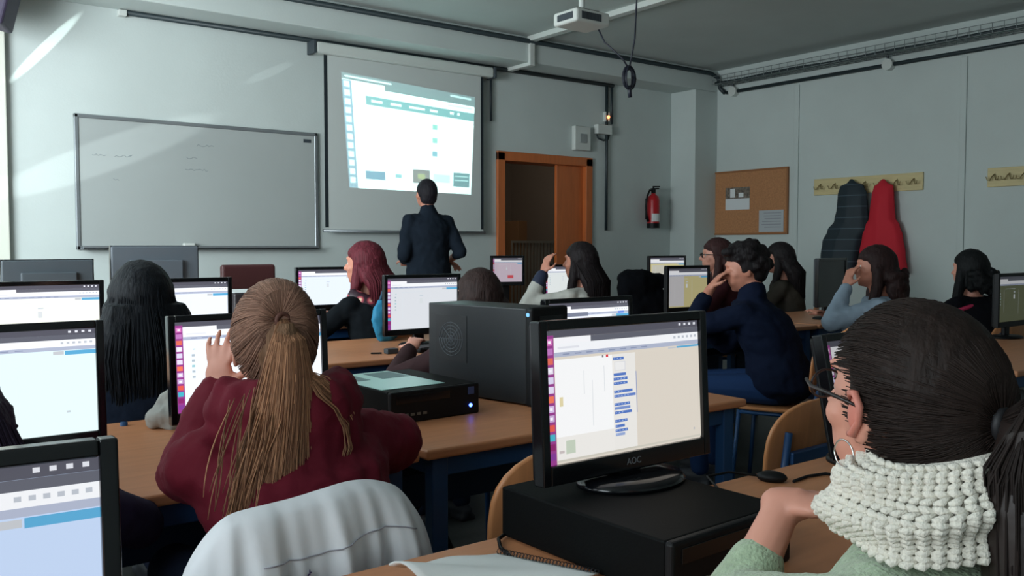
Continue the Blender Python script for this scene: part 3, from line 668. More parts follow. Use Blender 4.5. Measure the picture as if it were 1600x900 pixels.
flat_pc((_c[0].x + _c[2].x) / 2, (_c[0].y + _c[2].y) / 2, .73, math.atan2(_d.y, _d.x), _d.length, (_c[0] - _c[1]).length, .094, 'flat black desktop computer under the large central monitor', led=False)
flat_pc(1.44, 2.495, .73, R(2), .33, .41, .097, 'flat black desktop computer with a blue light, covered by a pale sheet')
sh = empty('printed_sheet', (1.4, 2.52, .8285), R(2), 'mint green printed sheet lying on the flat computer with the blue light', 'sheet')
MB().box((-.12, -.175, -.001), (.11, .175, 0.0005)).build('sheet', mat('mint paper', (172, 216, 210), .3), sh)
MB().box((-.0, .02, .0005), (.1, .15, .0012)).box((-.09, .02, .0005), (-.045, .13, .0012)).build('printed_block', mat('grey green print', (96, 126, 128), .5), sh)
# tower
NE = at(830, 640, Z=.73); rzt = R(10)
tw = empty('tower_computer', (1.80, 2.27, .73), rzt, 'tall black tower computer with side fan grille beside the central monitor', 'computer')
TWL, TWH, TWW = .50, .325, .18
MB().box((0, .02, 0.006), (TWW, TWL, TWH)).build('case', mat('dark steel side', (24, 28, 32), .4, bump=.05, bscale=200), tw, bevel=.004)
MB().box((-.004, -.01, 0), (TWW + .004, .022, TWH + .004)).build('front_panel', black_pl, tw, bevel=.01)
MB().box((.03, -.014, .2), (TWW - .03, -.008, .3)).build('drive_bay', gloss_bl, tw, bevel=.002)
MB().tube([(-.006, .008, TWH - .02), (-.003, .008, TWH - .02)], .007, 12).build('power_light', mat('pale blue light', (110, 170, 220), .4, emit=1), tw)
f = MB(); fc = (-.001, .38, .2)
for k in range(5):
    r_ = .012 + k * .012; f.tube([(fc[0], fc[1] + r_ * math.cos(t / 20 * 2 * math.pi), fc[2] + r_ * math.sin(t / 20 * 2 * math.pi)) for t in range(21)], .002, 5)
for k in range(4):
    a_ = k * math.pi / 4; f.tube([(fc[0], fc[1] - .062 * math.cos(a_), fc[2] - .062 * math.sin(a_)), (fc[0], fc[1] + .062 * math.cos(a_), fc[2] + .062 * math.sin(a_))], .002, 5)
f.build('fan_grille', mat('grey wire grille', (66, 72, 78), .5), tw, smooth=True)
MB().box((-.0015, .3, .12), (0, .46, .285)).build('grille_panel', mat('perforated panel', (20, 22, 26), .5), tw)

# things on the desks
p = at(1206, 752, Z=.73)
e = empty('computer_mouse', (p.x, p.y, .73), R(30), 'dark mouse and cable on the desk left of the tilted monitor', 'mouse')
MB().ell((0, 0, .010), (.022, .034, .014)).build('body', black_pl, e, smooth=True)
MB().tube([(.0, .03, .01), (.03, .1, .004), (-.03, .14, .004), (-.12, .1, .004), (-.2, .12, .004)], .003, 6).build('cable', black_pl, e, smooth=True)
tag(MB().tube([at(1240, 752, Z=.734), at(1262, 744, Z=.734), at(1290, 740, Z=.734), at(1305, 742, Z=.734)], .0035, 6).build('cable', black_pl, smooth=True), 'black cable on the desk leading to the tilted monitor', 'cable')
tag(MB().tube([at(806, 832, Z=.734), at(790, 834, Z=.736), at(779, 842, Z=.738), at(782, 856, Z=.734), at(800, 872, Z=.734), at(815, 885, Z=.734)], .0035, 6).build('cable', black_pl, smooth=True), 'black cable looping from behind the flat computer towards the notebook', 'cable')
# spiral notebook
nbp = at(800, 885, Z=.73)
e = empty('spiral_notebook', (0, 0, 0), 0, 'open white spiral notebook with curled pages on the nearest desk', 'notebook')
A_ = at(778, 866, Z=.736); B_ = at(935, 900, Z=.736); C_ = at(690, 884, Z=.736); ux = (B_ - A_); uy = (C_ - A_)
g = 16; vs = []; fs = []
for i in range(g + 1):
    for j in range(g + 1):
        s_, t_ = i / g, j / g; q = A_ + ux * s_ * 1.05 + (C_ - A_) * t_ * .9 + (uy * .0) + Vector((ux.y, -ux.x, 0)).normalized() * 0
        q = A_ + ux * s_ + Vector((uy.x, uy.y, 0)).normalized() * .2 * t_
        q.z = .738 + .012 * math.sin(s_ * 5 + 1) * t_ + .015 * t_ * math.sin(t_ * 4 + s_ * 6) ** 2 + .003 * s_
        vs.append(q)
for i in range(g):
    for j in range(g): k = i * (g + 1) + j; fs.append((k, k + 1, k + g + 2, k + g + 1))
m = MB().add(vs, fs); o = m.build('page', paper_m, e, smooth=True); md = o.modifiers.new('t', 'SOLIDIFY'); md.thickness = .003
f = MB(); nn = 30
for k in range(nn):
    q = A_ + ux * (k + .5) / nn; q.z = .742; w_ = Vector((uy.x, uy.y, 0)).normalized()
    f.tube([q + w_ * .005 * math.cos(t / 8 * 6.28) + Vector((0, 0, .0045 * math.sin(t / 8 * 6.28))) for t in range(9)], .0008, 4)
f.build('spiral_wire', mat('dark wire', (50, 54, 60), .4, metal=.6), e, smooth=True)
# pale bag at the left

m = MB()
for k in range(7): m.ell(Vector((1.0, 2.95, .74)) + Vector((rng.uniform(-.08, .1), rng.uniform(-.03, .03), rng.uniform(-.08, .08))), (.06, .04, .07))
# printer with sheets
p = at(400, 450, Y=5.15)
e = empty('printer', (p.x, 5.2, .79), 0, 'low dark printer with white paper on top, in front of the brown chair', 'printer')
MB().box((-.17, -.15, 0), (.17, .15, .2)).build('body', mat('dark brown plastic', (44, 40, 44), .5), e, bevel=.015)
MB().box((-.16, -.12, .2), (.15, .1, .206), Rx(R(3))).build('paper_stack', paper_m, e)
MB().box((-.12, -.155, .05), (.12, -.148, .09)).build('paper_slot', gloss_bl, e)
# brown office chair
p = at(390, 425, Y=5.95)
e = empty('office_chair', (p.x, 5.98, 0), 0, 'brown padded high-backed chair standing below the whiteboard', 'chair')
br = mat('dark brown leather', (78, 42, 44), .5)
MB().box((-.19, -.03, .6), (.19, .03, 1.135)).build('backrest', br, e, bevel=.02)
MB().box((-.22, .03, .44), (.22, .47, .52)).build('seat', br, e, bevel=.03)
MB().tube([(0, .25, .1), (0, .25, .44)], .025, 10).build('gas_column', black_pl, e)
for k in range(5):
    a_ = k * 2 * math.pi / 5; q = Vector((.26 * math.cos(a_), .25 + .26 * math.sin(a_), .06))
    MB().tube([(0, .25, .11), q], .016, 8).ell(q - Vector((0, 0, .03)), (.025, .025, .028)).build('leg', black_pl, e, smooth=True)
MB().box((-.02, .0, .46), (.02, .05, .75)).build('back_support', black_pl, e)
# folding stool below the desk
e = empty('folding_stool', (1.75, 2.98, 0), R(25), 'folding stool with red patterned seat and black legs seen under the desk', 'stool')
rs = mat('red patterned cloth', (196, 60, 56), .8, noise_amt=.5, scale=25)
MB().loft([[Vector((.16 * k * math.cos(t / 24 * 6.283), .14 * k * math.sin(t / 24 * 6.283), z_)) for t in range(24)] for k, z_ in ((.9, .43), (1, .44), (1, .46), (.85, .475), (.01, .48))]).build('seat', rs, e, smooth=True)
for sx in (-1, 1):
    MB().tube([(sx * .13, -.15, .0), (sx * .13, 0, .25), (sx * .13, .1, .43)], .011, 8).build('leg', black_pl, e, smooth=True)
    MB().tube([(sx * .11, .17, .0), (sx * .11, 0, .25), (sx * .11, -.1, .43)], .011, 8).build('leg', black_pl, e, smooth=True)
MB().tube([(-.13, -.12, .05), (.13, -.12, .05)], .009).tube([(-.11, .14, .05), (.11, .14, .05)], .009).build('cross_bar', black_pl, e, smooth=True)
# small things between monitors
p = at(590, 527, Y=3.75); 
e = empty('toy_gadget', (p.x, 3.62, .76), 0, 'small grey gadget on the desk left of the third row monitor', 'gadget')
MB().box((-.03, -.02, 0), (.03, .02, .025)).build('body', dgrey, e, bevel=.005); MB().tube([(-.05, .0, .006), (-.09, .03, .005)], .004).build('lead', black_pl, e)
for (x, y, z, lab) in ((2.35, 3.63, .76, 'black keyboard in front of the monitor by the tower'), (4.05, 5.0, .8, 'black keyboard on the desk of the student in the white sweater'), (4.3, 3.5, .76, 'black keyboard under the arm of the boy in navy')):
    e = empty('keyboard', (x, y, z), R(rng.uniform(-6, 6)), lab, 'keyboard')
    MB().box((-.2, -.065, 0), (.2, .065, .018)).build('base', black_pl, e, bevel=.005)
    f = MB()
    for r_ in range(5):
        for c_ in range(18): f.box((-.19 + c_ * .021, -.055 + r_ * .022, .018), (-.172 + c_ * .021, -.037 + r_ * .022, .023))
    f.build('keys', mat('charcoal keys', (38, 40, 44), .5), e)
# ---------------------------------------------------------------- people
def ik(S, Wt, hint, L1, L2):
    S = Vector(S); Wt = Vector(Wt); v = Wt - S; D = v.length; mx = (L1 + L2) * .995
    if D > mx: Wt = S + v * (mx / D); v = Wt - S; D = mx
    a = (L1 * L1 - L2 * L2 + D * D) / (2 * D); h = math.sqrt(max(L1 * L1 - a * a, 0)); n_ = v / D
    hv = Vector(hint); hv = hv - n_ * hv.dot(n_); hv.normalize()
    return S + n_ * a + hv * h, Wt
def hand(mb, Wt, d, pn, side, curl=.35, k=1.0, spread=.12, rads=1.0):
    """palm, four unequal bent fingers, thumb leaving the side of the palm; d = direction, pn = palm normal (fingers curl towards it)"""
    d = Vector(d).normalized(); pn = Vector(pn); pn = (pn - d * pn.dot(d)).normalized(); s_ = d.cross(pn) * side   # s_: towards the thumb
    Mx = Matrix((s_, d, pn)).transposed()
    mb.ell(Vector(Wt) + d * .045 * k, (.040 * k, .052 * k, .016 * k), Mx, 14, 8)
    mb.capsule(Vector(Wt) - d * .01, Vector(Wt) + d * .02 * k, .024 * k, .024 * k)
    for i, (off, L) in enumerate(((.029, .072), (.0100, .080), (-.0100, .075), (-.029, .058))):
        p = Vector(Wt) + d * .085 * k + s_ * off * k; dd = (d + s_ * spread * (off / .03)).normalized(); ang = curl * (.8 + .15 * i)
        for j, fr_ in enumerate((.45, .32, .23)):
            ang_j = ang * (j + .4); v = (dd * math.cos(ang_j) + pn * math.sin(ang_j)).normalized(); q = p + v * L * fr_ * k
            r0 = (.0092, .0084, .0076)[j] * k * rads; mb.capsule(p, q, r0, r0 * .92, 8); p = q
    p = Vector(Wt) + d * .03 * k + s_ * .034 * k
    for v, L, r0 in ((d * .6 + s_ * .75 + pn * .3, .036, .012), (d * .9 + s_ * .25 + pn * .35, .03, .0095)):
        q = p + Vector(v).normalized() * L * k; mb.capsule(p, q, r0 * k, r0 * .9 * k, 8); p = q

def strands(parent, name, paths, m, rad=.002, n=4, base=(120, 84, 56), var=.25, tip=None):
    mb = MB(); b = lin(base)
    for P_ in paths:
        f = 1 + rng.uniform(-var, var); w = rng.uniform(0, 1)
        c = b if tip is None else tuple(b[i] * (1 - w) + lin(tip)[i] * w for i in range(3))
        mb.cc = (c[0] * f, c[1] * f, c[2] * f, 1); k = len(P_)
        mb.tube(P_, [rad * (.6 + .5 * math.sin(math.pi * min(.95, i / (k - 1) * .9 + .1))) for i in range(k)], n)
    return mb.build(name, m, parent, smooth=True)

def person(label, x, y, face, top, hair='long', hc=(24, 20, 20), shirt=(30, 30, 40), trous=(34, 44, 66), k=1.0, lean=.06, side=0, hyaw=0, hpitch=0, arms=None,
           sleeve=.96, vox=.008, standing=False, sk=None, hlen=.3, hood=False, shirt_m=None, voxc=None, hwid=1.0, disp=.012, chairlab=None, chair_dy=-.02, chair_top=.82, puff=0, group=None, name='person', collar=.0, hair_off=0, z_seat=.45, hroll=0, belly=1.0):
    e = empty(name, (x, y, 0), face, label, 'person', group); sk = sk or skin
    e_scale = k
    hz = .93 * top / 1.75 if standing else .535
    Hc = top - .125 * k
    N = Vector((side, lean, Hc - .165 * k))
    P0 = Vector((0, 0 if standing else -.02, hz))
    # head matrix
    HM = Tr(side * 1.15, lean + .03 * k, Hc) @ Rz(hyaw) @ Matrix.Rotation(hroll, 4, 'Y') @ Rx(hpitch) @ Matrix.Scale(k, 4)
    body = MB(); cl = MB(); tr_ = MB()
    def torso(mb, g, lo=0.0):
        rings = []
        for t, rx, ry in ((0, .165, .125), (.2, .16, .125), (.4, .14, .11), (.6, .155, .115), (.78, .172, .115), (.9, .15, .095), (.97, .10, .075), (1.0, .065, .062)):
            c = P0.lerp(N, t) + Vector((0, -.025 * math.sin(t * 3.14) * (0 if standing else 1), 0))
            rings.append([c + Vector(((rx * k * belly + g) * math.cos(a), (ry * k * belly + g) * math.sin(a), 0)) for a in [2 * math.pi * i / 20 for i in range(20)]])
        rings.insert(0, [P0 + Vector((0, 0, -.07)) + (p - P0) * .6 for p in rings[0]])
        mb.loft(rings)
    torso(body, -.012); torso(cl, .012 + puff)
    # head
    def hp(p): return HM @ Vector(p)
    R3 = HM.to_3x3()
    body.ell(hp((0, -.008, .012)), (.076, .095, .105), R3, 24, 16)
    body.ell(hp((0, .035, -.045)), (.057, .058, .068), R3, 20, 12)
    body.ell(hp((0, .066, -.088)), (.024, .022, .02), R3, 10, 8)                       # chin
    body.capsule(hp((0, .085, .012)), hp((0, .108, -.022)), .009 * k, .014 * k, 10)         # nose
    body.ell(hp((0, .088, -.052)), (.022, .010, .006), R3, 10, 6); body.ell(hp((0, .086, -.063)), (.019, .010, .006), R3, 10, 6)
    body.ell(hp((0, .078, .035)), (.05, .016, .012), R3, 10, 8)                        # brow
    for s_ in (-1, 1):
        body.ell(hp((s_ * .031, .066, .008)), (.018, .0125, .014), R3, 10, 8)
        body.ell(hp((s_ * .043, .056, -.022)), (.022, .022, .022), R3, 10, 8)                # cheekbone
        body.ell(hp((s_ * .079, -.008, -.012)), (.008, .020, .033), R3 @ Matrix.Rotation(R(12 * s_), 3, 'Z'), 10, 10)
    body.capsule(N + Vector((0, -.01, -.03)), hp((0, -.022, -.05)), .058 * k, .052 * k, 16)
    # legs
    if standing:
        for s_ in (-1, 1):
            hip = P0 + Vector((s_ * .09, 0, -.02)); kn = Vector((s_ * .11, .01, hz * .52)); an = Vector((s_ * .12, -.02, .08))
            body.capsule(hip, kn, .08, .05); body.capsule(kn, an, .05, .032); tr_.capsule(hip, kn, .095, .066); tr_.capsule(kn, an, .066, .052)
    else:
        for s_ in (-1, 1):
            hip = P0 + Vector((s_ * .09 * k, .02, 0)); kn = Vector((s_ * .115 * k, .41 * k, .52)); an = Vector((s_ * .12 * k, .36 * k, .09))
            body.capsule(hip, kn, .074 * k, .05 * k); body.capsule(kn, an, .048 * k, .032 * k); tr_.capsule(hip, kn, .084 * k, .06 * k); tr_.capsule(kn, an, .06 * k, .046 * k)
    tr_.ell(P0 + Vector((0, 0, -.0)), (.172 * k, .13 * k, .085)); body.ell(P0, (.15 * k, .11 * k, .07))
    # arms
    arms = arms or {}
    info = {}
    for s_, key in ((-1, 'L'), (1, 'R')):
        a = arms.get(key, {}); S = N + Vector((s_ * .165 * k, -.01, -.06 * k))
        wt = Vector(a.get('w', (s_ * .16, .36, .80))); hint = a.get('h', (s_ * 1, -.3, -.6))
        E, Wt = ik(S, wt, hint, .28 * k, .25 * k)
        if 'e' in a: E, Wt = Vector(a['e']), wt
        body.capsule(S, E, .042 * k, .036 * k); body.capsule(E, Wt, .036 * k, .025 * k)
        sg = a.get('sleeve', sleeve)
        cl.ell(N + Vector((s_ * .10 * k, -.005, -.05 * k)), (.09 * k + puff, .07 * k + puff, .055 * k + puff)); cl.capsule(S, E, .062 * k + puff, .054 * k + puff); cl.capsule(E, E.lerp(Wt, sg), .054 * k + puff, .040 * k + puff * .5)
        d = Vector(a.get('d', Wt - E)); pn = a.get('pn', (0, 0, -1)); hand(body, Wt, d, pn, a.get('side', -s_ ), a.get('curl', .35), k * a.get('hk', 1), a.get('spread', .12))
        info[key] = (S, E, Wt)
    if hood: # hood lying behind the neck
        for i in range(9):
            a_ = math.pi * (1.0 + i / 8 * 1.0); c = N + Vector((.118 * k * math.cos(a_), -.015 + .105 * k * math.sin(a_), .035 * k + .012 * abs(math.cos(a_))))
            cl.ell(c, (.048 * k, .048 * k, .068 * k))
        cl.ell(N + Vector((0, -.10 * k, -.02)), (.14 * k, .07 * k, .10 * k))
    if collar:
        cl.capsule(N + Vector((0, -.01, -.03)), N + Vector((0, -.008, .03 + collar)), .078 * k, .07 * k, 16)
    bo = body.build('body', sk, e, remesh=vox, relax=2)
    # eyes
    for s_ in (-1, 1):
        eb = MB().ell(hp((s_ * .031, 0.0688, .006)), (.0125 * k,) * 3, None, 12, 8).build('eye', mat('eye white', (226, 224, 220), .25), e, smooth=True)
        MB().ell(hp((s_ * .031, .0778, .006)), (.0055 * k,) * 3, None, 10, 8).build('iris', mat('dark iris', (40, 28, 22), .2), eb, smooth=True)
    sm_ = shirt_m or mat('cloth %d %d %d' % shirt, shirt, .9, bump=.35, bscale=22, spec=.08, noise_amt=.08, scale=14)
    cl.build('top', sm_, e, remesh=voxc or vox * 1.3, relax=3, disp=disp)
    tm = mat('trousers %d %d %d' % trous, trous, .85, bump=.2, bscale=30, spec=.2)
    tr_.build('trousers', tm, e, remesh=.012, relax=2)
    for s_ in (-1, 1):
        ax, ay = s_ * .12 * k, (-.02 if standing else .36 * k)
        MB().ell((ax, ay + .06, .042), (.045, .135, .042)).box((ax - .04, ay - .06, 0), (ax + .04, ay + .18, .022)).build('shoe', mat('dark shoe', (40, 42, 50), .6), e, remesh=.009)
    # hair
    hm = mat('hair %d %d %d' % hc, hc, .6, noise_amt=.35, scale=18, stretch=(6, 6, .5), bump=.5, spec=.18)
    def scalp(q): # hair shell, receding from the face
        front = max(0, q.y - .35) / .65; low = max(0, .42 - q.z) / .5
        g = 1.0 - min(.34, front * 1.0) * min(1, low)
        if q.z < -.35 and q.y > -.35: g *= .8
        if q.z < -.75: g *= .72
        return g
    h = MB()
    if hair in ('long', 'short', 'bun', 'pony', 'curly', 'cropped'):
        th = .0 if hair in ('bun', 'pony', 'cropped') else (.006 if hair == 'short' else .012)
        h.ell(hp((0, -.018, .016)), (.084 + th, .104 + th, .108 + th), R3, 40, 28, scalp)
    if hair == 'cropped': h.ell(hp((0, -.05, -.035)), (.072, .058, .06), R3, 16, 10)
    if hair == 'short':
        for i in range(60):
            a_ = rng.uniform(0, 6.28); z_ = rng.uniform(-.02, .125); r_ = .088 * math.sqrt(max(0, 1 - (z_ / .135) ** 2)); yy = -.018 + r_ * math.sin(a_) * 1.2
            if yy > .03 and z_ < .06: continue
            h.ell(hp((r_ * math.cos(a_), yy, z_ + .004)), (.022, .024, .020), R3, 8, 6)
        for i in range(14): h.ell(hp((-.055 + .11 * i / 13, .062 + .012 * math.sin(i), .098 - .0 * i)), (.02, .03, .022), R3, 8, 6)
        h.ell(hp((0, -.055, -.03)), (.072, .055, .06), R3, 16, 10)
    if hair in ('long', 'curly'):
        rings = []; nseg = 24; L = hlen; base = hp((0, -.045, .0))
        for i in range(12):
            t = i / 11; z_ = base.z - t * L; wob = .004 * math.sin(t * 9)
            rx = (.088 + .03 * math.sin(min(1, t * 1.3) * math.pi) - .035 * t * t) * hwid * k; ry = (.07 - .022 * t) * k
            # fall along the back
            cy = base.y - (.02 + .055 * min(1, t * 2)) * k - .02 * t
            rings.append([Vector((base.x + rx * math.cos(a) * (1 + .05 * math.sin(a * 9 + i * .6)), cy + wob + ry * math.sin(a) * (1 + .05 * math.sin(a * 7 + i)), z_ + .02 * math.sin(a * 5) * t)) for a in [2 * math.pi * j / nseg for j in range(nseg)]])
        h.loft(rings)
        for s_ in (-1, 1):   # locks in front of the shoulders
            q = hp((s_ * .082, -.01, .0)); h.tube([q, q + Vector((s_ * .012, .0, -.1)), q + Vector((s_ * .02, .02, -.2)), q + Vector((s_ * .012, .03, -.2 - L * .25))], [.03, .034, .03, .012], 10)
    if hair == 'curly':
        for i in range(70):
            t = rng.random(); a_ = rng.uniform(0, 6.28); q = hp((0, -.05, .02)) + Vector((.10 * math.cos(a_) * (1 - .2 * t), -.05 + .07 * math.sin(a_), -.02 - t * (hlen + .02)))
            h.ell(q, (rng.uniform(.018, .03),) * 3, None, 8, 6)
    if hair == 'bun_low':
        pass
    ho = h.build('hair', hm, e, remesh=max(.006, vox * .9), relax=3, disp=.008 if hair in ('long', 'curly') else .003, dscale=.03)
    if hair in ('long',):   # loose strands give the hair its direction
        paths = []; dens = 260
        for i in range(dens):
            a_ = rng.uniform(math.pi * .98, math.pi * 2.02); z0 = rng.uniform(.02, .12); rr = math.sqrt(max(0, 1 - (z0 / .13) ** 2))
            p = [hp((0 + .02 * math.cos(a_), -.02 + .02 * math.sin(a_), .130)), hp((.095 * rr * math.cos(a_), -.018 + .118 * rr * math.sin(a_), z0))]
            p.append(hp((.1 * math.cos(a_), -.022 + .116 * math.sin(a_), -.01)))
            bx, by = .115 * hwid * k * math.cos(a_), -.11 * k + .066 * k * math.sin(a_); bz = hp((0, -.045, 0))
            for t in (.35, .7, 1.0 + rng.uniform(-.05, .12)): p.append(Vector((bz.x + bx * (1 - .25 * t * t) + rng.uniform(-.008, .008), bz.y + by + .02 - .0 * t + rng.uniform(-.006, .006), bz.z - hlen * t)))
            paths.append(p)
        # smooth the polyline
        strands(ho, 'hair_strands', [[a.lerp(b, t) for a, b in zip(p, p[1:]) for t in (0, .5)] + [p[-1]] for p in paths], mat('strand colour', (255, 255, 255), .6, vcol=True, spec=.15), rad=.0016, base=hc, var=.3)
    e['_'] = 0; del e['_']
    if chairlab: chair(x - (-math.sin(face)) * .0 - math.sin(-face) * chair_dy, y + math.cos(face) * chair_dy, face, chairlab, top=chair_top, z_seat=z_seat)
    return e, HM, N, info, sm_

strand_m = mat('strand colour', (255, 255, 255), .6, vcol=True, spec=.15)
# --- the student in the knitted scarf (nearest)
LX, LY = 1.008, .475; fa = R(0)
def L2(px, py, d): # photo point at camera distance factor d -> her local coordinates
    p = at(px, py, d=d); return Vector((p.x - LX, p.y - LY, p.z))
wr = L2(1228, 800, 1.06); el = L2(1172, 960, 1.02)
hd = at(1452, 588, d=1.03)
g, HM, N, info, _ = person('student with dark hair tied back, glasses and a chunky white knitted scarf, seen from behind', LX, LY, fa, 1.20, hair='bun', hc=(36, 27, 24), shirt=(150, 170, 142), k=1.0,
    lean=.045, hyaw=R(-13), hpitch=R(4), vox=.0055, voxc=.008,
    arms={'L': dict(w=(1.065 - LX, .76 - LY, .893), e=(.965 - LX, .765 - LY, .762), d=(.35, -.8, .1), pn=(0, .1, -1), curl=.9, sleeve=.42, side=1), 'R': dict(w=(.14, .22, .60), h=(1, -.8, -.3))},
    shirt_m=mat('fuzzy green knit', (168, 190, 160), .95, bump=.6, bscale=160, noise_amt=.10, scale=90, sheen=.4), disp=.006, chairlab='school chair under the student in the knitted scarf', chair_dy=-.06)
def hp(p): return HM @ Vector(p)
hcol = (38, 28, 25)
tie = hp((.0, -.125, .005))
paths = []
for i in range(1300):      # hair combed back to the tie
    a_ = rng.uniform(0, 2 * math.pi); u = rng.uniform(0, 1)
    # start on the hairline (front, sides, nape), run over the skull to the tie
    dirn = Vector((math.cos(a_), 0, math.sin(a_)))
    rr = .9 + rng.uniform(-.05, .12)
    P_ = []
    y0 = .045 if dirn.z > .2 else (.0 if dirn.z > -.35 else -.03)
    y0 += rng.uniform(-.02, .02)
    for t in [j / 7 for j in range(8)]:
        yy = y0 + (-.118 - y0) * t; w = math.sqrt(max(.004, 1 - ((yy + .018) / .112) ** 2))
        bend = 1 - t * .15
        q = Vector((dirn.x * (.087 + .003 * rr) * w * bend, yy, .016 + dirn.z * (.110 + .003 * rr) * w * bend))
        q += Vector((rng.uniform(-.0012, .0012), 0, rng.uniform(-.0012, .0012)))
        P_.append(hp(q))
    P_.append(tie + Vector((rng.uniform(-.008, .008), rng.uniform(-.004, .004), rng.uniform(-.008, .008))))
    paths.append(P_)
ho = [c for c in g.children if c.name.startswith('hair')][0]
strands(ho, 'hair_strands', paths, strand_m, rad=.0009, base=(40, 31, 28), var=.3)
MB().tube([tie + Vector((.014 * math.cos(t / 12 * 6.283), 0, .014 * math.sin(t / 12 * 6.283))) for t in range(13)], .006, 8).build('hair_tie', mat('black elastic', (22, 22, 26), .6), g, smooth=True)
paths = []
for i in range(700):
    a_ = rng.uniform(0, 6.28); r_ = math.sqrt(rng.random()); ox, oy = r_ * math.cos(a_), r_ * math.sin(a_)
    L = rng.uniform(.38, .52)
    P_ = [tie + Vector((ox * .012, 0, oy * .012)), tie + Vector((ox * .03, -.035, .012 + oy * .03))]
    for t in (.15, .35, .6, .8, 1): P_.append(tie + Vector((ox * .055 * (1 - .35 * t) + .004 * math.sin(t * 9 + i), -.028 + oy * .045 * (1 - .4 * t) - .01 * t, .02 - L * t)))
    paths.append([a.lerp(b, t) for a, b in zip(P_, P_[1:]) for t in (0, .5)] + [P_[-1]])
m = MB(); m.tube([tie, tie + Vector((0, -.03, .0)), tie + Vector((0, -.03, -.08)), tie + Vector((0, -.035, -.25)), tie + Vector((0, -.04, -.42))], [.014, .035, .05, .045, .01], 14)
po = m.build('ponytail', mat('hair 38 28 25', hcol, .45, bump=.5), g, smooth=True)
strands(po, 'ponytail_strands', paths, strand_m, rad=.0013, base=(36, 29, 27), var=.3)
# small stray wisps at temple, ear, earring, glasses
wp = []
for i in range(0):
    q = Vector((-.080, rng.uniform(.0, .045), rng.uniform(-.0, .06))); 
    wp.append([hp(q), hp(q + Vector((-.004, .006, -.025))), hp(q + Vector((.002, .004 + rng.uniform(-.01, .01), -.055)))])
ear = hp((-.088, -.012, -.01))
er = MB()   # outer ear with rim and lobe
er.tube([hp((-.083, .006, .006)), hp((-.089, .002, .017)), hp((-.094, -.010, .019)), hp((-.096, -.020, .006)), hp((-.092, -.016, -.014)), hp((-.087, -.004, -.030)), hp((-.084, .004, -.032))], [.003, .0042, .0045, .0045, .004, .0055, .004], 8)
er.ell(hp((-.085, -.006, -.006)), (.005, .013, .022), HM.to_3x3())
er.build('ear', mat('reddish skin', (206, 128, 112), .5), g, smooth=True)
er = MB(); c = hp((-.094, .0, -.054)); n_ = 24
er.tube([c + Vector((.006 * math.cos(t / n_ * 6.283), .016 * math.cos(t / n_ * 6.283), .016 * math.sin(t / n_ * 6.283))) for t in range(n_ + 1)], .0011, 6)
er.build('earring', mat('silver', (220, 220, 216), .2, metal=1), g, smooth=True)
gl = MB(); R3 = HM.to_3x3(); bk = mat('dark glasses frame', (34, 26, 26), .3)
for s_ in (-1, 1):
    c = Vector((s_ * .034, .099, .004)); gl.tube([hp(c + Vector((.026 * math.cos(t / 20 * 6.283), -.004 * abs(math.cos(t / 20 * 6.283)), .018 * math.sin(t / 20 * 6.283)))) for t in range(21)], .0016, 6)
gl.tube([hp((-.009, .108, .006)), hp((0, .111, .008)), hp((.009, .108, .006))], .0014, 6)
gf = gl.build('glasses', bk, g, smooth=True)
for s_ in (-1, 1): MB().tube([hp((s_ * .060, .104, .010)), hp((s_ * .084, .07, .010)), hp((s_ * .090, .02, .008)), hp((s_ * .089, -.01, .004))], [.0024, .0026, .0026, .002], 6).build('temple_arm', bk, gf, smooth=True)
# chunky scarf: rows of V stitches around the neck, over a soft core
sc_m = mat('off white wool', (240, 236, 224), .95, bump=.5, bscale=240, noise_amt=.05, scale=60, sheen=.3)
core = MB(); Nn = Vector((.0, .035, 0)); zc = hp((0, 0, -.150)).z
def scp(a, v, off=0): # a angle round the neck, v 0..1 down
    lump = .006 * math.sin(a * 5 + v * 4) + .007 * math.sin(v * 13 + 1.5 * math.sin(a * 2))
    rx = .078 + .030 * math.sin(v * 2.6) + .018 * v + lump; ry = .080 + .028 * math.sin(v * 2.6) + .014 * v + lump
    zz = zc + .100 - .108 * v - .010 * math.sin(a) + .006 * math.sin(a * 3 + 1) - .008 * math.cos(a) * v
    return Vector((Nn.x + (rx + off) * math.cos(a), Nn.y + (ry + off) * math.sin(a), zz))
rings = [[scp(2 * math.pi * j / 40, i / 9, -.008) for j in range(40)] for i in range(10)]
rings.append([p.lerp(Vector((Nn.x, Nn.y, p.z + .02)), .35) for p in rings[-1]])
rings.insert(0, [p.lerp(Vector((Nn.x, Nn.y, p.z - .02)), .25) for p in rings[0]])
core.loft(rings, cap=False); so = core.build('scarf', sc_m, g, smooth=True)
st = MB(); rows, cols = 8, 50
for i in range(rows):
    for j in range(cols):
        a_ = 2 * math.pi * (j + .5) / cols; v = (i + .5) / rows
        for s_ in (-1, 1):
            p = scp(a_ , v + s_ * .046, .001); q = scp(a_ + 2 * math.pi / cols * 1.25, v + s_ * .006, -.004); pm = scp(a_ + 2 * math.pi / cols * .45, v + s_ * .036, .005)
            st.tube([p, pm, q], [.0026, .0052, .0018], 7)
st.build('knit_stitches', sc_m, so, smooth=True)

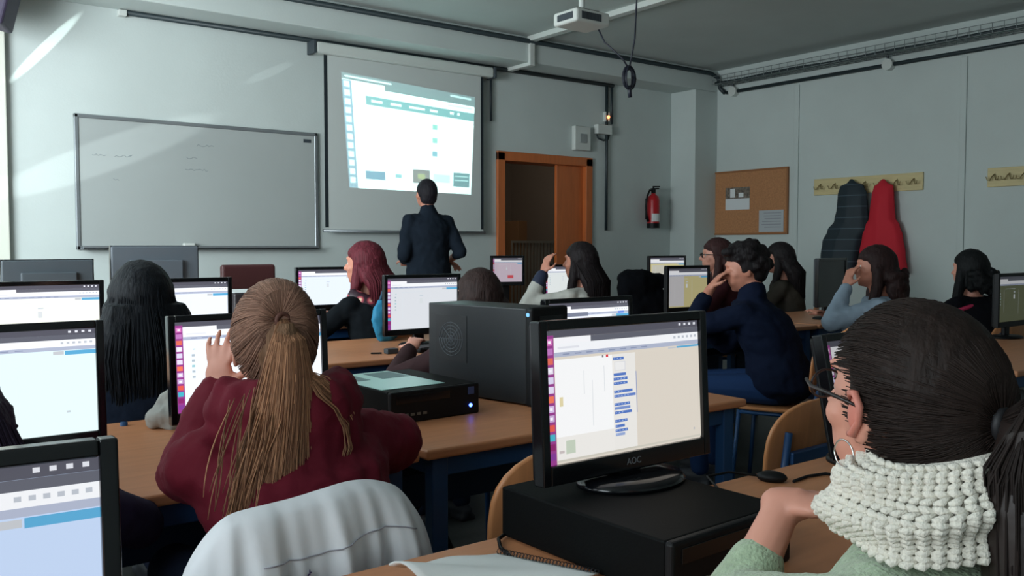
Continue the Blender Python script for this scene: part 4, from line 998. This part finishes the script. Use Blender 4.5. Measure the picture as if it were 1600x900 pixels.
# --- blonde ponytailed student
BXc, BYc = .735, 1.66
def loc(px, py, Y, bx=BXc, by=BYc): p = at(px, py, Y=Y); return Vector((p.x - bx, p.y - by, p.z))
wl_ = loc(352, 612, 1.90); 
g, HM, N, info, _ = person('student in a maroon hooded jacket with a long blonde ponytail, seen from behind', BXc, BYc, R(4), 1.178, hair='pony', hc=(128, 98, 76), k=1.0, lean=.10, hyaw=R(-17), hpitch=R(-4), vox=.0055, voxc=.009, hood=True,
    arms={'L': dict(w=wl_, e=(-.14, .23, .79), d=(.05, .0, 1), pn=(.7, .5, 0), curl=.25, sleeve=.95, spread=.25, side=-1, hk=.85), 'R': dict(w=(.30, .36, .79), e=(.30, .13, .80))},
    shirt_m=mat('maroon cloth', (104, 22, 40), .8, bump=.4, bscale=18, noise_amt=.10, scale=10, spec=.25), disp=.022, belly=1.12, puff=.016)
for s_ in (-1, 1):   # fuller sleeves
    pass
def hp(p): return HM @ Vector(p)
tie = hp((0.0, -.112, .052)); paths = []
for i in range(1300):
    a_ = rng.uniform(0, 2 * math.pi); dirn = Vector((math.cos(a_), 0, math.sin(a_)))
    y0 = (.05 if dirn.z > .2 else (.01 if dirn.z > -.35 else -.035)) + rng.uniform(-.02, .02); P_ = []
    for t in [j / 7 for j in range(8)]:
        yy = y0 + (-.112 - y0) * t; w = math.sqrt(max(.004, 1 - ((yy + .018) / .112) ** 2)); s2 = .088 + rng.uniform(0, .002)
        tz = .06 * t * t
        P_.append(hp((dirn.x * s2 * w, yy, .016 + tz * .6 + dirn.z * (s2 + .023) * w)))
    P_.append(tie + Vector((rng.uniform(-.007, .007), rng.uniform(-.004, .002), rng.uniform(-.007, .007))))
    paths.append(P_)
ho = [c for c in g.children if c.name.startswith('hair')][0]
strands(ho, 'hair_strands', paths, strand_m, rad=.001, base=(104, 76, 64), var=.22, tip=(160, 124, 106))
MB().tube([tie + Vector((.013 * math.cos(t / 12 * 6.283), -.003, .013 * math.sin(t / 12 * 6.283))) for t in range(13)], .005, 8).build('hair_tie', mat('brown elastic', (92, 56, 46), .7), g, smooth=True)
paths = []
def ptarget(u, v):   # u across -1..1, v down 0..1 ; ponytail falls over the back
    zt = tie.z - .005 - .375 * v
    cx = tie.x - .050 * v + .0 * math.sin(v * 3); half = .016 + .080 * v ** .6
    return Vector((cx + u * half - .012 * math.sin(v * 2.4), tie.y - .028 - .045 * math.sin(min(1, v * 1.7) * 1.57) - .012 * (1 - u * u), zt))
for i in range(1300):
    u = rng.uniform(-1, 1); dpt = rng.uniform(-1, .6) * .018 * (1 - u * u * .7); Lf = rng.uniform(.82, 1.06); ph = rng.uniform(0, 6.28); P_ = [tie + Vector((u * .006, .0, rng.uniform(-.006, .006)))]
    for j in range(1, 11):
        v = j / 10 * Lf; q = ptarget(u + .07 * math.sin(v * 5 + ph), v); q.y += dpt * min(1, v * 3); P_.append(q)
    paths.append(P_)
for i in range(80):   # the lock that swings out to the right
    o1 = rng.uniform(-.016, .016); q0 = ptarget(.75 + rng.uniform(-.2, .2), .25); P_ = [tie, q0]
    for (dx, dz) in ((.030, -.03), (.062, -.06), (.088, -.10), (.095, -.145), (.078, -.185), (.045, -.21)):
        P_.append(q0 + Vector((dx * rng.uniform(.92, 1.06) + o1, -.01 + o1, dz + o1)))
    paths.append([a.lerp(b, t) for a, b in zip(P_, P_[1:]) for t in (0, .5)] + [P_[-1]])
for i in range(26):   # thin hairs fallen over the left shoulder
    u = rng.uniform(0, 1); x0 = tie.x - .05 - .13 * u; z0 = tie.z - .12 - .05 * u; P_ = []
    for j in range(7): v = j / 6; P_.append(Vector((x0 + .05 * (1 - v) ** 2 - .012 * math.sin(v * 3 + i) - .02 * v, N.y - .130 - .045 * math.sin(v * 2.2), z0 + .03 - (.16 + .08 * (i % 5) / 5) * v)))
    paths.append(P_)
m = MB(); rings = []
for j in range(12):
    v = j / 11 * .97; rings.append([ptarget(math.cos(a) * .9, v) + Vector((0, .012 + .014 * min(1, v * 3 + .3) * math.sin(a), 0)) for a in [2 * math.pi * q / 20 for q in range(20)]])
m.loft(rings); po = m.build('ponytail', mat('hair 128 98 76', (128, 98, 76), .45, bump=.5), g, smooth=True)
strands(po, 'ponytail_strands', paths, strand_m, rad=.0013, base=(112, 78, 60), var=.25, tip=(198, 148, 114))
chair(.665, 1.66, R(2), 'school chair of the blonde student, hidden under the white jacket', top=.81)
# white jacket draped over that chair
e = empty('white_jacket', (.658, 1.43, 0), R(2), 'white jacket draped over the back of the blonde student\'s chair', 'jacket')
wj = mat('white jacket cloth', (236, 240, 246), .7, noise_amt=.03, scale=8, bump=.25, bscale=12)
nu, nv = 96, 30; outer = []; 
def jk(u, v, side):  # u -1..1 across, v 0 top .. 1 bottom
    au = abs(u); top = .826 - .012 * u * u - .055 * au ** 4 - .05 * max(0, au - .7) ** 1.5 * 4 + .006 * math.sin(u * 5)
    wid = .218 + .045 * v ** .7 + .012 * math.sin(v * 4 + 1)
    x = u * wid; z = top - v * .50 - .02 * math.sin(u * 4 + 2) * v
    fold = (.017 * math.sin(u * 11 + .8 + .8 * v) + .010 * math.sin(u * 23 + 2 * v) + .006 * math.sin(u * 41)) * min(1, v * 2.5 + .12)
    yb = .018 + .055 * min(1, v * 5) ** .6 * (1 - .15 * v)
    y = (-yb - fold) if side < 0 else (yb * .8 + fold * .3)
    y *= math.sqrt(max(0, 1 - au ** 6)) * .9 + .1
    y += .018 * u * u - .0
    return Vector((x, y - .03 * v * (1 if side < 0 else 0), z))
rings = []
for i in range(nv + 1):
    v = (i / nv) ** 1.3; us = [-math.cos(math.pi * q / nu) for q in range(nu + 1)]
    rings.append([jk(u, v, -1) for u in us] + [jk(u, v, 1) for u in us[::-1]][1:-1])
tp = [jk(u, 0, -1).lerp(jk(u, 0, 1), .5) + Vector((0, 0, .008)) for u in us]; tp = tp + tp[::-1][1:-1]
rings.insert(0, [a.lerp(b, .6) for a, b in zip(rings[0], tp)]); rings.insert(0, tp)
MB().loft(rings, cap=False).build('jacket_cloth', wj, e, smooth=True, sub=1)
# seam and faint purple marks
f = MB(); us_ = [-.55 + i * .07 for i in range(19)]
f.tube([jk(u, .12 + .10 * (1 - math.cos((u - .1) * 1.6)) * .5 + .03 * math.cos(u * 3), -1) + Vector((0, -.003, 0)) for u in us_], .0012, 5)
f.build('yoke_seam', mat('pale seam', (176, 176, 190), .8), e, smooth=True)
f = MB()
for k, (u, v) in enumerate([(-.30 + k * .018, .245 - k * .010) for k in range(6)]):
    p = jk(u, v, -1) + Vector((0, -.003, 0)); f.box(p + Vector((-.002, -.001, -.004)), p + Vector((-.0008, .001, .004))).box(p + Vector((-.002, -.001, (-.002 if k % 2 else .002))), p + Vector((.0018, .001, (.000 if k % 2 else .004))))
f.build('printed_mark', mat('purple print', (96, 80, 130), .7), e)
f = MB()
for k in range(11):
    p = jk(-.29 + .006 * k, .31 + k * .05, -1) + Vector((0, -.004, 0))
    f.box(p + Vector((-.01, -.001, -.008)), p + Vector((-.004, .001, .005))).box(p + Vector((-.002, -.001, -.006)), p + Vector((.01, .001, -.002))).box(p + Vector((.004, -.001, -.002)), p + Vector((.008, .001, .006)))
f.build('vertical_lettering', mat('pale grey print', (176, 184, 200), .7), e)

# --- the other people
person('student with long straight black hair seen from behind in the third row, left', .80, 3.02, R(2), 1.205, 'long', (14, 18, 24), (24, 32, 46), k=1.08, hlen=.48, hwid=1.35, lean=.06, vox=.009, chairlab='school chair under the black-haired student at the left', chair_top=.71, disp=.02, belly=1.1)
person('student at the left edge, only dark hair and shoulder showing before the pale cyan monitor', .10, 1.68, R(-4), 1.15, 'long', (44, 34, 52), (44, 40, 62), k=1.0, hlen=.30, hwid=1.2, lean=.14, vox=.009, chairlab='school chair under the student at the left edge')
person('student with brown hair, only the top of the head showing above the black tower', 2.17, 3.02, R(3), 1.16, 'long', (50, 36, 34), (60, 44, 46), k=.98, hlen=.22, hwid=1.15, lean=.05, vox=.01, chairlab='school chair under the brown-haired student behind the tower')
g, HM, N, info, _ = person('red-haired student in black with a floral scarf, turned to the left at the fourth row', 2.42, 4.48, R(24), 1.285, 'long', (94, 36, 46), (20, 24, 28), k=1.03, hlen=.26, hwid=1.1, lean=.05, hyaw=R(12), vox=.009, sk=tan_skin,
    arms={'L': dict(w=(-.12, .34, .84)), 'R': dict(w=(.1, .36, .84))}, chairlab='school chair under the red-haired student', disp=.018, belly=1.08)
fm = bpy.data.materials.new('floral cloth'); fm.use_nodes = True; nt = fm.node_tree; vo = nt.nodes.new('ShaderNodeTexVoronoi'); vo.inputs['Scale'].default_value = 20
tc = nt.nodes.new('ShaderNodeTexCoord'); nt.links.new(tc.outputs['Object'], vo.inputs['Vector']); cr = nt.nodes.new('ShaderNodeValToRGB'); nt.links.new(vo.outputs['Distance'], cr.inputs[0])
cr.color_ramp.elements[0].position = .12; cr.color_ramp.elements[0].color = lin((226, 206, 170)); cr.color_ramp.elements[1].position = .5; cr.color_ramp.elements[1].color = lin((44, 20, 34))
q_ = cr.color_ramp.elements.new(.3); q_.color = lin((186, 76, 92)); nt.links.new(cr.outputs[0], nt.nodes['Principled BSDF'].inputs['Base Color'])
f = MB()
for i in range(14):
    a_ = R(180 + i * 13); f.ell(N + Vector((.13 * math.cos(a_) * 1.1 + .02, .13 * math.sin(a_), -.02 - .012 * i)), (.045, .04, .06))
for i in range(6): f.ell(N + Vector((.10 + .012 * i, -.13, -.10 - .05 * i)), (.06, .035, .05))
f.build('floral_scarf', fm, g, remesh=.012, relax=3)
# teal bag hung on her chair
bp_ = at(592, 505, Y=4.28)
e = empty('teal_bag', (bp_.x - .03, 4.14, .775), R(24), 'teal blue cloth bag standing on the desk behind the red-haired student', 'bag')
m = MB(); m.ell((0, 0, .10), (.11, .05, .13)); m.ell((.02, 0, .05), (.12, .055, .06)); m.build('bag_body', mat('teal cloth', (28, 122, 160), .7, bump=.3, bscale=16), e, remesh=.012, disp=.03)
MB().tube([(-.06, 0, .19), (-.04, -.01, .25), (0, -.01, .27), (.04, -.01, .25), (.06, 0, .19)], .008).build('strap', mat('dark teal', (20, 70, 96), .7), e, smooth=True)
# teacher
T0 = at(672, 330, Y=5.98)
g, HM, N, info, _ = person('person in dark clothes standing with back turned, looking up at the projected picture', T0.x, 6.0, R(-6), 1.80, 'cropped', (30, 28, 34), (28, 36, 46), (26, 30, 38), k=.98, standing=True, lean=.02, hpitch=R(4), vox=.01,
    arms={'L': dict(w=(-.12, .20, 1.15), h=(-.5, -.6, -1)), 'R': dict(w=(.24, .14, 1.14), h=(.3, -.8, -1), d=(.8, .25, -.35), sleeve=.30, curl=.5)}, disp=.02, collar=-.01, belly=1.12, sk=tan_skin)
# chair before the teacher, its back dark
p = at(716, 440, Y=5.92)
e = empty('folded_screen_stand', (p.x, 6.1, 0), 0, 'dark upright post next to the hand of the standing person', 'post')
MB().box((-.035, -.03, 0), (.035, .03, 1.14)).build('post', mat('dark post', (24, 30, 38), .5), e, bevel=.01); MB().box((-.14, -.14, 0), (.14, .14, .02)).build('foot', black_pl, e, bevel=.006)
# white sweater
g, HM, N, info, _ = person('student with long dark hair in a white sweater, left hand raised to the face', 3.98, 4.38, R(14), 1.285, 'long', (28, 22, 24), (196, 196, 190), k=1.04, hlen=.36, hwid=1.0, lean=.06, hyaw=R(8), vox=.009, sk=tan_skin,
    arms={'L': dict(w=(-.23, .22, 1.08), h=(-.7, .2, -1), d=(.35, -.1, 1), pn=(.8, -.2, 0), curl=.5, sleeve=.86, side=-1), 'R': dict(w=(.2, .34, .86))}, chairlab='school chair under the student in the white sweater', disp=.015, belly=1.05)
S_, E_, W_ = info['L']; q = E_.lerp(W_, .80); MB().capsule(E_.lerp(W_, .72), E_.lerp(W_, .92), .047, .043).build('dark_cuff', mat('navy cuff', (30, 40, 66), .7), g, smooth=True)
# heaped black coat on a chair between the groups
chair(4.46, 4.36, R(-6), 'beech school chair with the heaped black coat over its back', top=.9)
e = empty('heaped_coat', (4.36, 4.16, 0), R(-6), 'black coat heaped over the chair between the white sweater student and the small dim monitor', 'coat')
m = MB(); m.loft([[Vector((cx + rx * math.cos(a), ry * math.sin(a), z)) for a in [2 * math.pi * j / 24 for j in range(24)]] for (z, cx, rx, ry) in ((.50, 0, .27, .12), (.75, .01, .30, .125), (.9, .0, .29, .12), (1.0, -.06, .25, .11), (1.06, -.10, .18, .09), (1.09, -.12, .05, .04))])
m.ell((-.16, 0, 1.04), (.15, .1, .07)); m.ell((.2, 0, .86), (.14, .11, .12)); m.ell((.06, .0, .99), (.16, .1, .08))
m.build('coat_cloth', mat('black coat cloth', (10, 12, 16), .9, spec=.06, bump=.4, bscale=14), e, remesh=.014, disp=.05, dscale=.12)
f = MB(); f.tube([(-.02, -.11, .98), (.03, -.14, .93), (.10, -.13, 1.0), (.12, -.12, 1.03)], .003, 5).tube([(-.02, -.11, .98), (.04, -.13, 1.0), (.12, -.12, 1.035)], .003, 5)
f.build('draw_cord', mat('grey cord', (150, 150, 150), .7), e, smooth=True)
chair(4.05, 3.02, R(10), 'beech school chair beside the boy in navy, left of him'  , top=.86) if False else None
# boy in navy
g, HM, N, info, _ = person('boy with short dark hair in a navy top, chin resting on his hand', 3.86, 2.80, R(24), 1.275, 'short', (26, 22, 24), (20, 28, 48), (26, 52, 92), k=1.04, lean=.15, side=.0, hyaw=R(18), hpitch=R(-12), vox=.009, sk=tan_skin,
    arms={'L': dict(w=(-.10, .34, 1.03), h=(-.8, .4, -1), d=(.25, -.35, .6), pn=(.5, -.8, 0), curl=.9, sleeve=.75, side=-1), 'R': dict(w=(.02, .42, .83))}, chairlab='beech school chair under the boy in navy', disp=.02, belly=1.2, collar=.015)
# dark red girl
g, HM, N, info, _ = person('student with long reddish-brown hair and glasses in profile, left of the boy in navy', 5.42, 4.42, R(42), 1.32, 'long', (60, 38, 38), (66, 34, 40), k=1.06, hlen=.34, hwid=1.1, lean=.05, hyaw=R(6), vox=.009, sk=skin, chairlab='school chair under the student with glasses near the far wall', disp=.015)
def hp(p): return HM @ Vector(p)
gl = MB()
for s_ in (-1, 1):
    c = Vector((s_ * .034, .099, .004)); gl.tube([hp(c + Vector((.026 * math.cos(t / 12 * 6.283), 0, .018 * math.sin(t / 12 * 6.283)))) for t in range(13)], .003, 5)
    gl.tube([hp((s_ * .060, .104, .010)), hp((s_ * .084, .06, .010)), hp((s_ * .090, .0, .006))], .003, 5)
gl.build('glasses', bk, g, smooth=True)
person('student with dark hair hidden behind the boy in navy', 6.12, 4.36, R(30), 1.29, 'long', (34, 30, 32), (70, 66, 60), k=1.04, hlen=.30, hwid=1.1, lean=.05, vox=.01, chairlab='school chair under the student hidden behind the boy in navy')
person('student with curly brown hair in a pale grey-blue top, hand at the chin', 4.80, 2.72, R(28), 1.262, 'curly', (46, 32, 32), (150, 168, 186), k=1.0, hlen=.20, hwid=1.0, lean=.07, hyaw=R(10), vox=.009, sk=tan_skin,
    arms={'L': dict(w=(-.12, .24, 1.02), h=(-.8, .3, -1), d=(.2, -.2, 1), pn=(.6, -.6, 0), curl=.7, side=-1), 'R': dict(w=(.15, .36, .84))}, chairlab='school chair under the curly-haired student', disp=.02, belly=1.1)
g, HM, N, info, _ = person('student with black hair in a black jacket with pink bands at the far right', 5.72, 2.66, R(-10), 1.235, 'curly', (20, 22, 24), (26, 26, 32), k=1.0, hlen=.12, hwid=.9, lean=.05, vox=.009, chairlab='school chair under the student with pink bands', disp=.015)
pk = mat('pink band', (206, 50, 96), .7)
for s_ in (-1, 1): MB().tube([N + Vector((s_ * .03, -.105, -.10)), N + Vector((s_ * .12, -.085, -.055)), N + Vector((s_ * .215, -.05, -.085))], .014, 8).build('shoulder_band', pk, g, smooth=True)
# empty chairs
p = at(803, 720, Y=1.5)
chair(1.26, 1.68, R(2), 'empty beech school chair just behind the central monitor', top=.83)
chair(2.24, 1.72, R(2), 'empty beech school chair behind the tilted monitor', top=.82)
chair(3.62, 2.30, R(-22), 'empty beech school chair in the aisle behind the boy in navy', top=.93)
# pale crumpled bag on the second-row desk edge
p = at(243, 640, Y=2.7)
e = empty('crumpled_bag', (.80, 2.66, .73), 0, 'pale crumpled cloth bag on the desk beside the black-haired student', 'bag')
m = MB(); m.loft([[Vector((cx + rx * math.cos(a) * (1 + .15 * math.sin(3 * a)), ry * math.sin(a), z)) for a in [2 * math.pi * j / 20 for j in range(20)]] for (z, cx, rx, ry) in ((0, 0, .09, .05), (.04, 0, .1, .06), (.09, .02, .08, .05), (.14, .05, .05, .04), (.17, .07, .01, .01))])
m.build('bag_cloth', mat('pale cloth', (160, 162, 158), .9, bump=.4, bscale=20), e, remesh=.006, disp=.03, dscale=.05)

# ---------------------------------------------------------------- unseen spots added to make the streaks of reflected daylight on the front wall
spot('glint_spot', (-1.4, 2.0, 2.4), at(70, 75, Y=WF), 1500, R(7.6), (.85, 1, .97), .6, .10, 1.0, R(-38))
spot('glint_spot', (-1.2, 1.5, 1.6), at(420, 114, Y=WF), 260, R(3.4), (.9, 1, 1), .5, .18, 1.0, R(-62))
spot('glint_spot', (-1.5, 2.5, 2.0), at(160, 245, Y=WF), 420, R(17), (.9, 1, 1), .5, .16, 1.0, R(-62))

# groups of repeats
plural = {'computer_monitor': 'computer monitors around the classroom', 'student_desk': 'beech desks in rows', 'school_chair': 'beech school chairs', 'person': 'people in the classroom',
          'tray_cable': 'cables in the wire tray', 'coat_rack': 'coat racks on the right wall', 'hung_coat': 'coats hung on the rack', 'keyboard': 'keyboards on the desks',
          'desktop_computer': 'flat desktop computers', 'junction_box': 'junction boxes on the walls', 'drop_conduit': 'vertical conduits on the front wall', 'wall_conduit': 'conduits along the walls',
          'paper_sheet': 'sheets pinned on the cork board', 'cable': 'loose cables on the desks'}
for o in sc.objects:
    if o.parent is None and not o.get('kind'):
        g_ = plural.get(o.name.split('.')[0])
        if g_ and 'group' not in o: o['group'] = g_
